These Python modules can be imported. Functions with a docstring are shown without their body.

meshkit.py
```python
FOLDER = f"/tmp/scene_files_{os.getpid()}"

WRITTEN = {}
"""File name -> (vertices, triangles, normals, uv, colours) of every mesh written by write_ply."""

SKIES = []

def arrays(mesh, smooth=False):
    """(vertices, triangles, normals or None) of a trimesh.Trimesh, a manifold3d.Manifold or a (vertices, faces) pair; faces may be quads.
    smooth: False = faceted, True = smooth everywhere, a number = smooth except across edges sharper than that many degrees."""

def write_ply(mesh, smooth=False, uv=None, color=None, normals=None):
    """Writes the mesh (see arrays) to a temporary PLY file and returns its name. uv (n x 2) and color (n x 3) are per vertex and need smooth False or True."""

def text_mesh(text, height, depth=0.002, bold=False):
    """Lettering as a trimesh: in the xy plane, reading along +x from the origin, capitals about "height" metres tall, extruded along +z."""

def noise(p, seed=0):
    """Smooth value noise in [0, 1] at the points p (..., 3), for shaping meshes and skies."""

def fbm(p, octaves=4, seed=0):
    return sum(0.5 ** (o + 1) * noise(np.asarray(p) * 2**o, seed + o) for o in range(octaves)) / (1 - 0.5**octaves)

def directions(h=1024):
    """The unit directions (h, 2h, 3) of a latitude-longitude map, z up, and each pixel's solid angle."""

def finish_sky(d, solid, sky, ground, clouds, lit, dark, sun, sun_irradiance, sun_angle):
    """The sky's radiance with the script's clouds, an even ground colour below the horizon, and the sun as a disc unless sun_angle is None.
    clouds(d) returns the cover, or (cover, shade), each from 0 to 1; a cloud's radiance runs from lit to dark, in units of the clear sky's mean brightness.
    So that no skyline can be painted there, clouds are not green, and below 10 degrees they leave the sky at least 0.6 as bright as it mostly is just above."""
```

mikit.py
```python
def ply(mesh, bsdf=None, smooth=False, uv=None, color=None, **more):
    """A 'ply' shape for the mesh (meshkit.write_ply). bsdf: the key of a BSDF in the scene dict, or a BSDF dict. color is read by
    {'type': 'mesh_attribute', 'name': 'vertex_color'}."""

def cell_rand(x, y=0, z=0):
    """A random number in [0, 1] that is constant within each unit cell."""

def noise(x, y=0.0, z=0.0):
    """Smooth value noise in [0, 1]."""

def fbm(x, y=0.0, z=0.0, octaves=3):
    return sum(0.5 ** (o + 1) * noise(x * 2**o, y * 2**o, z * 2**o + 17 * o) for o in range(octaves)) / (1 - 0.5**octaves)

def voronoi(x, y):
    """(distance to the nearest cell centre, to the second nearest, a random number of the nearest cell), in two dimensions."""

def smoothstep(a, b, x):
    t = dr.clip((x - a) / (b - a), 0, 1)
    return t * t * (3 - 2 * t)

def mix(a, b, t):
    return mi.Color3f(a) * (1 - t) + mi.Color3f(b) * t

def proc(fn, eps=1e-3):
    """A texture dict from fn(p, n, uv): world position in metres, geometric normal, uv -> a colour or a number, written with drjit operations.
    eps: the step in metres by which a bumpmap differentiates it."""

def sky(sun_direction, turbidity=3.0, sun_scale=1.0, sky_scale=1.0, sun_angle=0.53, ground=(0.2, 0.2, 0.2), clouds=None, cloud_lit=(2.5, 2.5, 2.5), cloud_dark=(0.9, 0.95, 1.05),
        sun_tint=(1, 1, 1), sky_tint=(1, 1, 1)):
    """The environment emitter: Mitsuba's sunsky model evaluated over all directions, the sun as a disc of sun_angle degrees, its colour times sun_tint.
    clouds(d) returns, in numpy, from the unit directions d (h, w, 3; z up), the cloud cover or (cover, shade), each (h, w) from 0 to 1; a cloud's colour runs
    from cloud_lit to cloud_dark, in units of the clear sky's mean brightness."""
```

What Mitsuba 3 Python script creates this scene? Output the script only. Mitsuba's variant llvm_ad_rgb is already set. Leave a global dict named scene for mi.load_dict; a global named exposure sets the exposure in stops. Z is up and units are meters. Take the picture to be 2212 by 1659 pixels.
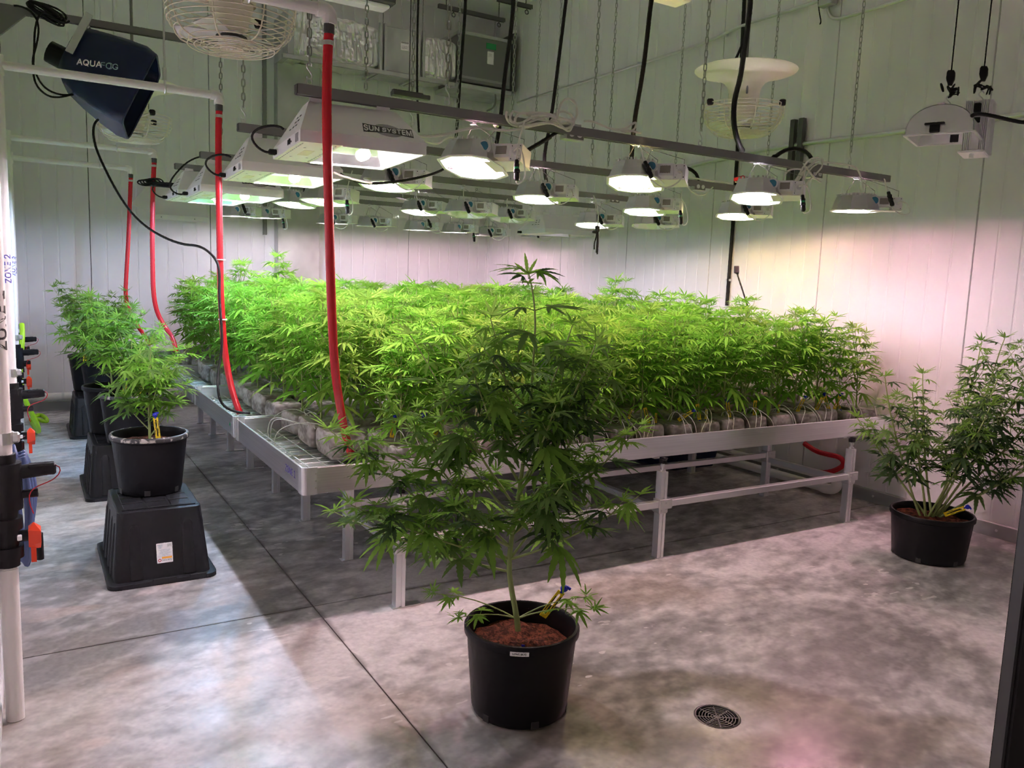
import math, random
import numpy as np, trimesh
import mitsuba as mi, drjit as dr
import mikit, meshkit
from mikit import noise, fbm, smoothstep, mix
from shapely.geometry import Polygon, Point, box as sbox
from scipy.interpolate import splprep, splev

# ---------------------------------------------------------------- camera, exposure
scene, labels = {}, {}
exposure = 2.4
FOCAL, W, H = 1743.5, 2212, 1659
EYE = np.array([0.0, 0.0, 1.6])


def camera_axes(yaw, pitch, roll):
    f = np.array([math.sin(yaw) * math.cos(pitch), math.cos(yaw) * math.cos(pitch), -math.sin(pitch)])
    r0 = np.array([math.cos(yaw), -math.sin(yaw), 0.0])
    u0 = np.cross(r0, f)
    return math.cos(roll) * r0 + math.sin(roll) * u0, -math.sin(roll) * r0 + math.cos(roll) * u0, f


RIGHT, UP, FWD = camera_axes(*np.radians([31.125, 7.493, 2.107]))
T = mi.ScalarTransform4f
scene['camera'] = {'type': 'perspective', 'fov': math.degrees(2 * math.atan(W / 2 / FOCAL)), 'fov_axis': 'x', 'near_clip': 0.05, 'far_clip': 60.0,
                   'to_world': T().look_at(origin=EYE.tolist(), target=(EYE + FWD).tolist(), up=UP.tolist())}
LAMP_POWER = 150.0          # radiance scale of the grow lamps' burners
CEILING = 5.0
ROOM = (-0.135, 5.5, -1.3, 9.9)   # x0, x1, y0, y1


def P(px, py, x=None, y=None, z=None, d=None):
    """The world point seen at a pixel of the photograph, at a known x, y or z."""
    v = RIGHT * ((px - W / 2) / FOCAL) + UP * (-(py - H / 2) / FOCAL) + FWD
    t = d if d is not None else (x - EYE[0]) / v[0] if x is not None else (y - EYE[1]) / v[1] if y is not None else (z - EYE[2]) / v[2]
    return EYE + v * t


# ---------------------------------------------------------------- scene bookkeeping
def numbered(key):
    if key not in used:
        used[key] = 0
        return key
    used[key] += 1
    return f'{key}_{used[key]:03d}'


used = {}


def thing(name, label, cat, group=None, kind=None):
    key = numbered(name)
    labels[key] = {'label': label, 'category': cat}
    if group:
        labels[key]['group'] = group
    if kind:
        labels[key]['kind'] = kind
    return key


def struct(name, mesh, mat, label=None, smooth=False, **kw):
    key = numbered(name)
    if mesh is not None:
        scene[key] = mikit.ply(tidy(mesh), mat, smooth=smooth, **kw)
    labels[key] = {'kind': 'structure'}
    if label:
        labels[key]['label'] = label
    return key


def part(parent, name, mesh, mat, smooth=False, label=None, kind=None, **kw):
    key = numbered(parent + '__' + name)
    if isinstance(mesh, dict):
        scene[key] = {**mesh, **kw}
    else:
        scene[key] = mikit.ply(tidy(mesh), mat, smooth=smooth, **kw)
    if label or kind:
        labels[key] = {k: v for k, v in (('label', label), ('kind', kind)) if v}
    return key


def single(name, mesh, mat, label, cat, group=None, smooth=False, kind=None, **kw):
    key = thing(name, label, cat, group, kind)
    scene[key] = mikit.ply(tidy(mesh), mat, smooth=smooth, **kw)
    return key


# ---------------------------------------------------------------- mesh helpers (vertices, triangles)
def tidy(m):
    if isinstance(m, trimesh.Trimesh):
        return m
    return trimesh.Trimesh(np.asarray(m[0], float), np.asarray(m[1], int), process=False)


def join(*ms):
    ms = [(np.asarray(m.vertices), np.asarray(m.faces)) if isinstance(m, trimesh.Trimesh) else m for m in ms]
    at = np.cumsum([0] + [len(m[0]) for m in ms])
    return np.vstack([np.asarray(m[0], float).reshape(-1, 3) for m in ms]), np.vstack([np.asarray(m[1], int).reshape(-1, 3) + a for m, a in zip(ms, at)])


def quads(q):
    q = np.asarray(q, int)
    return np.vstack([q[:, [0, 1, 2]], q[:, [0, 2, 3]]])


def move(m, t=(0, 0, 0), rz=0.0, rx=0.0, ry=0.0, s=1.0):
    v, f = (np.asarray(m.vertices), np.asarray(m.faces)) if isinstance(m, trimesh.Trimesh) else m
    R = rot(rz, rx, ry)
    return np.asarray(v) * s @ R.T + np.asarray(t, float), f


def rot(rz=0.0, rx=0.0, ry=0.0):
    cz, sz, cx, sx, cy, sy = math.cos(rz), math.sin(rz), math.cos(rx), math.sin(rx), math.cos(ry), math.sin(ry)
    return np.array([[cz, -sz, 0], [sz, cz, 0], [0, 0, 1]]) @ np.array([[cy, 0, sy], [0, 1, 0], [-sy, 0, cy]]) @ np.array([[1, 0, 0], [0, cx, -sx], [0, sx, cx]])


def frame_move(m, o, ex, ey, ez):
    v, f = (np.asarray(m.vertices), np.asarray(m.faces)) if isinstance(m, trimesh.Trimesh) else m
    return np.asarray(o, float) + v @ np.array([ex, ey, ez], float), f


def bx(lo, hi, c=0.0):
    """A box from corner to corner; c > 0 cuts its edges."""
    lo, hi = np.minimum(lo, hi).astype(float), np.maximum(lo, hi).astype(float)
    if c <= 0:
        v = np.array([[x, y, z] for x in (lo[0], hi[0]) for y in (lo[1], hi[1]) for z in (lo[2], hi[2])])
        return v, np.array([[0, 1, 3], [0, 3, 2], [4, 6, 7], [4, 7, 5], [0, 4, 5], [0, 5, 1], [2, 3, 7], [2, 7, 6], [0, 2, 6], [0, 6, 4], [1, 5, 7], [1, 7, 3]])
    c = min(c, (hi - lo).min() * 0.45)
    pts = []
    for sx in (0, 1):
        for sy in (0, 1):
            for sz in (0, 1):
                p = np.where([sx, sy, sz], hi, lo)
                q = np.where([sx, sy, sz], hi - c, lo + c)
                pts += [[p[0], q[1], q[2]], [q[0], p[1], q[2]], [q[0], q[1], p[2]]]
    h = trimesh.convex.convex_hull(np.array(pts))
    return np.asarray(h.vertices), np.asarray(h.faces)


def cbx(cx, cy, cz, sx, sy, sz, c=0.0):
    return bx((cx - sx / 2, cy - sy / 2, cz - sz / 2), (cx + sx / 2, cy + sy / 2, cz + sz / 2), c)


def hull(pts):
    h = trimesh.convex.convex_hull(np.asarray(pts, float))
    return np.asarray(h.vertices), np.asarray(h.faces)


def tube(pts, r, n=8, caps=True):
    p = np.asarray(pts, float)
    m = len(p)
    r = np.broadcast_to(np.asarray(r, float), (m,))
    t = np.gradient(p, axis=0)
    t /= np.linalg.norm(t, axis=1, keepdims=True) + 1e-12
    a = np.array([0, 0, 1.0]) if abs(t[0][2]) < 0.9 else np.array([1.0, 0, 0])
    nrm = np.zeros_like(p)
    u = np.cross(t[0], a)
    for i in range(m):
        u = u - t[i] * (u @ t[i])
        u /= np.linalg.norm(u) + 1e-12
        nrm[i] = u
    b = np.cross(t, nrm)
    ang = np.arange(n) * 2 * math.pi / n
    v = (p[:, None, :] + r[:, None, None] * (np.cos(ang)[None, :, None] * nrm[:, None, :] + np.sin(ang)[None, :, None] * b[:, None, :])).reshape(-1, 3)
    i, j = np.meshgrid(np.arange(m - 1), np.arange(n), indexing='ij')
    q = np.stack([i * n + j, i * n + (j + 1) % n, (i + 1) * n + (j + 1) % n, (i + 1) * n + j], -1).reshape(-1, 4)
    f = quads(q)
    if caps:
        v = np.vstack([v, p[0], p[-1]])
        k = np.arange(n)
        f = np.vstack([f, np.stack([(k + 1) % n, k, k * 0 + m * n], 1), np.stack([(m - 1) * n + k, (m - 1) * n + (k + 1) % n, k * 0 + m * n + 1], 1)])
    return v, f


def spline(pts, n=40):
    p = np.asarray(pts, float)
    if len(p) < 3:
        return np.linspace(p[0], p[-1], n)
    keep = np.r_[True, np.linalg.norm(np.diff(p, axis=0), axis=1) > 1e-6]
    p = p[keep]
    tck, _ = splprep(p.T, s=0, k=min(3, len(p) - 1))
    return np.array(splev(np.linspace(0, 1, n), tck)).T


def lathe(prof, n=32, c=(0, 0, 0), closed=False):
    """Revolve (r, z) pairs round z. closed joins the last pair to the first."""
    prof = np.asarray(prof, float)
    a = np.arange(n) * 2 * math.pi / n
    v = np.stack([prof[:, None, 0] * np.cos(a), prof[:, None, 0] * np.sin(a), np.repeat(prof[:, 1:2], n, 1)], -1).reshape(-1, 3) + np.asarray(c, float)
    m = len(prof)
    rows = [(i, (i + 1) % m) for i in range(m if closed else m - 1)]
    q = [[i * n + j, i * n + (j + 1) % n, k * n + (j + 1) % n, k * n + j] for i, k in rows for j in range(n)]
    return v, quads(q)


def ring(R, r, c=(0, 0, 0), n=48, k=5):
    a = np.arange(k) * 2 * math.pi / k
    return lathe(np.stack([R + r * np.cos(a), r * np.sin(a)], 1), n, c, closed=True)


def rod(a, b, r, n=10, r2=None):
    return tube([a, b], [r, r if r2 is None else r2], n)


def prism(poly, h, z=0.0):
    m = trimesh.creation.extrude_polygon(poly, h, engine='earcut')
    return np.asarray(m.vertices) + [0, 0, z], np.asarray(m.faces)


def loft(rings, cap0=True, cap1=True):
    """Rings of equally many points, joined one to the next."""
    n = len(rings[0])
    v = np.vstack(rings)
    q = [[i * n + j, i * n + (j + 1) % n, (i + 1) * n + (j + 1) % n, (i + 1) * n + j] for i in range(len(rings) - 1) for j in range(n)]
    f = [quads(q)]
    if cap0:
        f.append(np.array([[0, j + 1, j] for j in range(1, n - 1)]))
    if cap1:
        o = (len(rings) - 1) * n
        f.append(np.array([[o, o + j, o + j + 1] for j in range(1, n - 1)]))
    return v, np.vstack(f)


def rrect(x, y, r, z, n=4, cx=0.0, cy=0.0):
    """Points of a rounded rectangle with half sizes x, y at height z."""
    out = []
    for sx, sy, a0 in ((1, 1, 0), (-1, 1, 90), (-1, -1, 180), (1, -1, 270)):
        for k in range(n + 1):
            a = math.radians(a0 + 90 * k / n)
            out.append([cx + sx * (x - r) + r * math.cos(a), cy + sy * (y - r) + r * math.sin(a), z])
    return np.array(out)


def text(s, h, depth=0.001, bold=False):
    m = meshkit.text_mesh(s, h, depth, bold)
    v = np.asarray(m.vertices).copy()
    v[:, 0] -= (v[:, 0].min() + v[:, 0].max()) / 2
    v[:, 1] -= (v[:, 1].min() + v[:, 1].max()) / 2
    return v, np.asarray(m.faces)


# ---------------------------------------------------------------- materials
def rgb(*c):
    return {'type': 'rgb', 'value': list(c)}


def mat(name, color, rough=0.5, metallic=0.0, spec=0.5, two=True, **kw):
    b = {'type': 'principled', 'base_color': color if isinstance(color, dict) else rgb(*color), 'roughness': rough, 'metallic': metallic, 'specular': spec, **kw}
    scene[name] = {'type': 'twosided', 'bsdf': b} if two else b
    return name


def f_floor(p, n, uv):
    x, y = p.x, p.y
    w = fbm(x * 0.9 + 3.1, y * 0.9, 1.0, 3)
    big = fbm(x * 0.9 + 2.5 * w, y * 1.6 + 1.7 * w, 2.0, 4)
    streak = fbm(x * 9.0 + 4 * w + y * 5.0, y * 16.0 - x * 6.0, 5.0, 3)
    fine = fbm(x * 60, y * 60, 3.0, 2)
    t = smoothstep(0.28, 0.72, 0.62 * big + 0.38 * streak)
    c = mix((0.20, 0.196, 0.192), (0.60, 0.585, 0.58), t)
    c = mix(c, mi.Color3f(0.36, 0.27, 0.20), 0.35 * smoothstep(0.55, 0.8, fbm(x * 1.4 + 9, y * 1.9 + 4, 7.0, 3)))
    c = mix(c, mi.Color3f(0.60, 0.45, 0.38), 0.30 * smoothstep(0.62, 0.8, fbm(x * 3.4 + 29, y * 4.9 + 14, 7.0, 3)) * smoothstep(1.3, 0.6, x))
    c *= 0.86 + 0.28 * fine
    # dirt that gathers along the saw cuts, thicker in places
    j = dr.minimum(dr.abs(x - 1.13), dr.abs(y - 3.645))
    d = fbm(x * 6.0, y * 6.0, 11.0, 3)
    c = mix(c, mi.Color3f(0.13, 0.12, 0.11), 0.7 * smoothstep(0.030 * smoothstep(0.35, 0.8, d) + 0.006, 0.0, j))
    # damp stain round the floor drain and the run towards the wall
    dx, dy = x - 2.16, y - 2.01
    r = dr.sqrt(dx * dx + dy * dy)
    a = dr.sqrt(dr.square((dx * 0.8 - dy * 0.6) / 1.5) + dr.square((dx * 0.6 + dy * 0.8) / 0.62))
    wet = smoothstep(0.62, 0.45, a + 0.55 * (fbm(x * 3.2, y * 3.2, 20.0, 4) - 0.5)) * smoothstep(0.10, 0.24, r + 0.2 * (d - 0.5))
    c = mix(c, c * mi.Color3f(0.62, 0.58, 0.50), wet)
    paint = smoothstep(0.74, 0.78, fbm(x * 11, y * 23, 30.0, 3)) * smoothstep(0.52, 0.62, fbm(x * 1.5 + 7, y * 1.5, 33.0, 2))
    return mix(c, mi.Color3f(0.68, 0.66, 0.64), 0.6 * paint)


def f_floor_rough(p, n, uv):
    x, y = p.x, p.y
    dx, dy = x - 2.16, y - 2.01
    a = dr.sqrt(dr.square((dx * 0.8 - dy * 0.6) / 1.5) + dr.square((dx * 0.6 + dy * 0.8) / 0.62))
    wet = smoothstep(0.62, 0.45, a + 0.55 * (fbm(x * 3.2, y * 3.2, 20.0, 4) - 0.5))
    return 0.27 + 0.22 * fbm(x * 5, y * 9, 8.0, 3) - 0.12 * wet


def f_wall(p, n, uv):
    s = fbm((p.x + p.y) * 2.0, p.z * 0.7, 4.0, 3)
    low = smoothstep(0.7, 0.0, p.z) * fbm((p.x + p.y) * 6.0, p.z * 3.0, 6.0, 3)
    return mi.Color3f(0.71, 0.71, 0.71) * (0.93 + 0.1 * s) * (1 - 0.25 * low)


def f_foil_bump(p, n, uv):
    a = noise(p.x * 16 + 5 * noise(p.x * 5, p.y * 5, p.z * 5), p.y * 16, p.z * 16)
    b = noise(p.x * 45, p.y * 45, p.z * 45)
    return 0.012 * dr.abs(a - 0.5) + 0.003 * b


def f_galv(p, n, uv):
    s = fbm(p.x * 7, p.y * 7, p.z * 4, 3)
    return mi.Color3f(0.50, 0.51, 0.50) * (0.75 + 0.5 * s)


def f_alu(p, n, uv):
    s = noise(p.x * 3 + p.y * 3, 0.0, p.z * 160)
    t = fbm(p.x * 3, p.y * 3, p.z * 5, 3)
    return mi.Color3f(0.86, 0.86, 0.88) * (0.86 + 0.10 * s + 0.12 * t)


def f_hammer_bump(p, n, uv):
    return 0.0035 * noise(p.x * 95, p.y * 95, p.z * 95)


def f_soil(p, n, uv):
    a = fbm(p.x * 55, p.y * 55, p.z * 55, 3)
    b = noise(p.x * 230, p.y * 160, p.z * 190)
    return mix((0.016, 0.006, 0.004), (0.15, 0.045, 0.024), smoothstep(0.3, 0.8, 0.6 * a + 0.4 * b))


def f_block(p, n, uv):
    a = fbm(p.x * 14, p.y * 14, p.z * 20, 3)
    b = noise(p.x * 60, p.y * 60, p.z * 60)
    return mix((0.17, 0.145, 0.125), (0.43, 0.40, 0.37), smoothstep(0.25, 0.75, 0.75 * a + 0.25 * b))


def f_pot(p, n, uv):
    a = fbm(p.x * 25, p.y * 25, p.z * 25, 3)
    return mi.Color3f(0.004, 0.004, 0.005) * (0.8 + 0.5 * a)


def f_dusty_rim(p, n, uv):
    a = fbm(p.x * 40, p.y * 40, p.z * 40, 3)
    return mix((0.03, 0.03, 0.032), (0.42, 0.39, 0.36), smoothstep(0.52, 0.66, a))


mat('floor_concrete', mikit.proc(f_floor), mikit.proc(f_floor_rough), spec=0.6)
mat('groove_dark', (0.05, 0.048, 0.045), 0.8)
mat('wall_white', mikit.proc(f_wall), 0.38)
mat('ceiling_white', (0.76, 0.76, 0.77), 0.5)
mat('curb_gray', (0.30, 0.305, 0.30), 0.45, 0.3)
mat('aluminium', mikit.proc(f_alu), 0.24, 0.85)
mat('aluminium_plain', (0.80, 0.81, 0.82), 0.36, 0.8)
mat('galvanised', mikit.proc(f_galv), 0.42, 0.7)
scene['foil'] = {'type': 'twosided', 'bsdf': {'type': 'bumpmap', 'arbitrary': mikit.proc(f_foil_bump, 2e-3), 'scale': 1.0,
                                              'bsdf': {'type': 'principled', 'base_color': rgb(0.82, 0.82, 0.80), 'metallic': 0.95, 'roughness': 0.10}}}
scene['hammered'] = {'type': 'twosided', 'bsdf': {'type': 'bumpmap', 'arbitrary': mikit.proc(f_hammer_bump, 1e-3), 'scale': 1.0,
                                                  'bsdf': {'type': 'principled', 'base_color': rgb(0.62, 0.62, 0.63), 'metallic': 0.9, 'roughness': 0.3}}}
scene['hammered_in'] = {'type': 'twosided', 'bsdf': {'type': 'bumpmap', 'arbitrary': mikit.proc(f_hammer_bump, 1e-3), 'scale': 1.0,
                                                     'bsdf': {'type': 'principled', 'base_color': rgb(0.93, 0.93, 0.93), 'metallic': 0.9, 'roughness': 0.3}}}
mat('mirror_metal', (0.90, 0.91, 0.92), 0.26, 0.9)
mat('strut_gray', (0.20, 0.20, 0.195), 0.5, 0.3)
mat('strut_dark', (0.07, 0.07, 0.07), 0.5, 0.3)
mat('zinc', (0.66, 0.67, 0.66), 0.32, 0.85)
mat('chain_zinc', (0.36, 0.37, 0.35), 0.30, 0.9)
mat('white_metal', (0.74, 0.74, 0.75), 0.38)
mat('cream_panel', (0.80, 0.80, 0.70), 0.45)
mat('pale_label', (0.70, 0.66, 0.46), 0.5)
mat('pvc_white', (0.78, 0.77, 0.74), 0.32)
mat('hose_red', (0.50, 0.008, 0.018), 0.36)
mat('black_plastic', (0.006, 0.006, 0.007), 0.42, spec=0.22)
mat('pot_black', mikit.proc(f_pot), 0.38, spec=0.16)
mat('rim_dusty', mikit.proc(f_dusty_rim), 0.5)
mat('black_rubber', (0.005, 0.005, 0.005), 0.55, spec=0.25)
mat('navy_plastic', (0.004, 0.009, 0.036), 0.36, spec=0.35)
mat('cream_plastic', (0.78, 0.74, 0.60), 0.42)
mat('cord_white', (0.70, 0.70, 0.64), 0.45)
mat('blue_plastic', (0.010, 0.02, 0.42), 0.4)
mat('teal_cap', (0.03, 0.16, 0.27), 0.35)
mat('yellow_tag', (0.78, 0.60, 0.02), 0.45)
mat('pale_tag', (0.80, 0.74, 0.52), 0.45)
mat('green_plastic', (0.02, 0.30, 0.10), 0.35)
mat('lime_hose', (0.42, 0.75, 0.02), 0.4)
mat('steel_blue_hose', (0.07, 0.11, 0.24), 0.4)
mat('orange_handle', (0.80, 0.055, 0.012), 0.4)
mat('red_plastic', (0.42, 0.01, 0.02), 0.4)
mat('print_black', (0.02, 0.02, 0.02), 0.6)
mat('print_blue', (0.10, 0.08, 0.35), 0.6)
mat('print_gray', (0.30, 0.30, 0.31), 0.6)
mat('print_white', (0.85, 0.85, 0.85), 0.6)
mat('print_orange', (0.85, 0.42, 0.05), 0.6)
mat('print_pale_blue', (0.30, 0.42, 0.48), 0.6)
mat('soil', mikit.proc(f_soil), 0.95, spec=0.1)
mat('grow_block', mikit.proc(f_block), 0.55)
mat('drain_iron', (0.10, 0.095, 0.09), 0.38, 0.6)
mat('tray_sheet', (0.36, 0.39, 0.36), 0.28, 0.3)
mat('window_gray', (0.26, 0.24, 0.22), 0.5)
mat('stem_green', (0.30, 0.38, 0.13), 0.5)
mat('stem_dark', (0.13, 0.17, 0.06), 0.5)
mat('stem_red', (0.16, 0.10, 0.06), 0.5)
scene['clear_plastic'] = {'type': 'thindielectric', 'int_ior': 1.45}


def leaf_mat(name, c, diff=0.8, rough=0.42):
    scene[name] = {'type': 'principledthin', 'base_color': rgb(*c), 'roughness': rough, 'diff_trans': diff, 'eta': 1.45, 'spec_trans': 0.0}


leaf_mat('leaf_bench', (0.21, 0.455, 0.055), 0.6)
leaf_mat('leaf_bench_warm', (0.25, 0.435, 0.07), 0.6)
leaf_mat('leaf_front', (0.14, 0.25, 0.072), 0.85, 0.38)
leaf_mat('leaf_young', (0.20, 0.38, 0.065), 0.75)
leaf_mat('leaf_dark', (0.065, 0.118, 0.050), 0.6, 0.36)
# ================================================================= the room
X0, X1, Y0, Y1 = ROOM
struct('floor', bx((X0 - 0.1, Y0 - 0.1, -0.12), (X1 + 0.1, Y1 + 0.1, -0.03)), 'groove_dark', 'bare concrete floor slab with saw-cut joints')
DRAIN = (2.165, 2.010)
g = 0.0028
for ax, bxx in ((X0, 1.13), (1.13, X1)):
    for ay, by in ((Y0, 3.645), (3.645, Y1)):
        poly = sbox(ax + (g if ax > 0 else 0), ay + (g if ay > 0 else 0), bxx - (g if bxx < 2 else 0), by - (g if by < 5 else 0))
        if ax > 0 and ay < 0:
            poly = poly.difference(Point(*DRAIN).buffer(0.0865, 24))
        part('floor', 'slab', prism(poly, 0.03, -0.03), 'floor_concrete')
struct('ceiling', bx((X0 - 0.1, Y0 - 0.1, CEILING), (X1 + 0.1, Y1 + 0.1, CEILING + 0.1)), 'ceiling_white', 'pale insulated panel ceiling')


def wall_panel(u0, u1, put, z1=CEILING, ribs=8):
    pts = [(u0 + 0.0025, 0.010), (u0 + 0.0055, 0.0)]
    w = u1 - u0
    for k in range(1, ribs):
        c = u0 + w * k / ribs
        pts += [(c - 0.011, 0.0), (c - 0.004, 0.0024), (c + 0.004, 0.0024), (c + 0.011, 0.0)]
    pts += [(u1 - 0.0055, 0.0), (u1 - 0.0025, 0.010)]
    pts += [(u1 - 0.0025, 0.05), (u0 + 0.0025, 0.05)]
    low, high = np.array([put(u, d, 0.0) for u, d in pts]), np.array([put(u, d, z1) for u, d in pts])
    n = len(pts)
    return np.vstack([low, high]), quads([[i, (i + 1) % n, n + (i + 1) % n, n + i] for i in range(n)])


def walls():
    struct('wall_back', bx((X0 - 0.1, Y1 + 0.05, 0), (X1 + 0.1, Y1 + 0.12, CEILING)), 'groove_dark', 'white ribbed insulated metal panel wall behind the benches')
    e = [X0] + [0.613 + 1.236 * k for k in range(4)] + [X1]
    for a, b in zip(e, e[1:]):
        part('wall_back', 'panel', wall_panel(a, b, lambda u, d, z: (u, Y1 + d, z), ribs=max(2, round((b - a) / 0.1545))), 'wall_white')
    struct('wall_right', bx((X1 + 0.05, Y0 - 0.1, 0), (X1 + 0.12, Y1 + 0.1, CEILING)), 'groove_dark', 'white ribbed insulated metal panel wall lit pink by the lamps')
    e = [3.145 + 1.236 * k for k in range(-3, 6)]
    e = [Y0] + e + [Y1]
    for a, b in zip(e, e[1:]):
        part('wall_right', 'panel', wall_panel(a, b, lambda u, d, z: (X1 + d, u, z), ribs=max(2, round((b - a) / 0.1545))), 'wall_white')
    struct('wall_left', bx((X0 - 0.12, Y0 - 0.1, 0), (X0 - 0.05, Y1 + 0.1, CEILING)), 'groove_dark', 'white ribbed panel wall beside the riser pipes')
    e = [Y0] + [0.3 + 1.236 * k for k in range(8)] + [Y1]
    for a, b in zip(e, e[1:]):
        part('wall_left', 'panel', wall_panel(a, b, lambda u, d, z: (X0 - d, u, z), ribs=max(2, round((b - a) / 0.1545))), 'wall_white')
    struct('wall_front', bx((X0 - 0.1, Y0 - 0.1, 0), (X1 + 0.1, Y0, CEILING)), 'wall_white', 'white panel wall beyond the doorway')


walls()
# corner trim, curbs
struct('trim_1', join(bx((X1 - 0.034, Y1 - 0.004, 0), (X1, Y1 + 0.001, CEILING)), bx((X1 - 0.004, Y1 - 0.05, 0), (X1 + 0.001, Y1, CEILING))), 'wall_white', 'white folded metal corner trim')
for zz in (0.6, 1.62, 2.6, 3.6):
    part('trim_1', 'screw', join(rod((X1 - 0.017, Y1 - 0.010, zz), (X1 - 0.017, Y1 - 0.003, zz), 0.007, 8), rod((X1 - 0.010, Y1 - 0.03, zz), (X1 - 0.003, Y1 - 0.03, zz), 0.007, 8)), 'zinc')
curb = prism(Polygon([(0, 0), (0.014, 0), (0.014, 0.09), (0.006, 0.098), (0, 0.098)]), 1.0)
cv = curb[0]
struct('baseboard_right', (np.stack([X1 - cv[:, 0], Y0 + (Y1 - Y0) * cv[:, 2], cv[:, 1]], 1), curb[1]), 'curb_gray', 'grey metal curb along the right wall')
for k in range(18):
    yy = 1.4 + 0.46 * k
    part('baseboard_right', 'screw', rod((X1 - 0.019, yy, 0.05), (X1 - 0.013, yy, 0.05), 0.009, 8), 'zinc')
struct('baseboard_back', (np.stack([X0 + (X1 - X0) * cv[:, 2], Y1 - cv[:, 0], cv[:, 1]], 1), curb[1]), 'curb_gray', 'grey metal curb along the back wall')
struct('baseboard_left', (np.stack([X0 + cv[:, 0] * 0.8, Y0 + (Y1 - Y0) * cv[:, 2], cv[:, 1] * 0.6], 1), curb[1]), 'wall_white', 'white sealed curb along the left wall')
# open door whose black edge stands at the right of the camera
door = [np.array([1.55, 0.716]), np.array([2.35, 0.36])]
dd = (door[1] - door[0]) / np.linalg.norm(door[1] - door[0])
dn = np.array([-dd[1], dd[0]]) * 0.045
struct('door_1', hull([[*(q + o), z] for q in door for o in (dn * 0, dn) for z in (0.012, 2.12)]), 'black_rubber', 'open black door leaf seen edge on')
hp = door[1] - dd * 0.09 + dn * 1.0
part('door_1', 'handle', join(rod((*hp, 1.0), (*(hp + dn), 1.0), 0.011), rod((*(hp + dn), 1.0), (*(hp + dn - dd * 0.12), 1.0), 0.010)), 'zinc')
part('door_1', 'edge_strip', hull([[*(door[0] - dd * 0.006 + o), z] for o in (dn * 0.2, dn * 0.8, dn * 0.2 + dd * 0.006, dn * 0.8 + dd * 0.006) for z in (0.05, 2.08)]), 'strut_dark')

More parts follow.
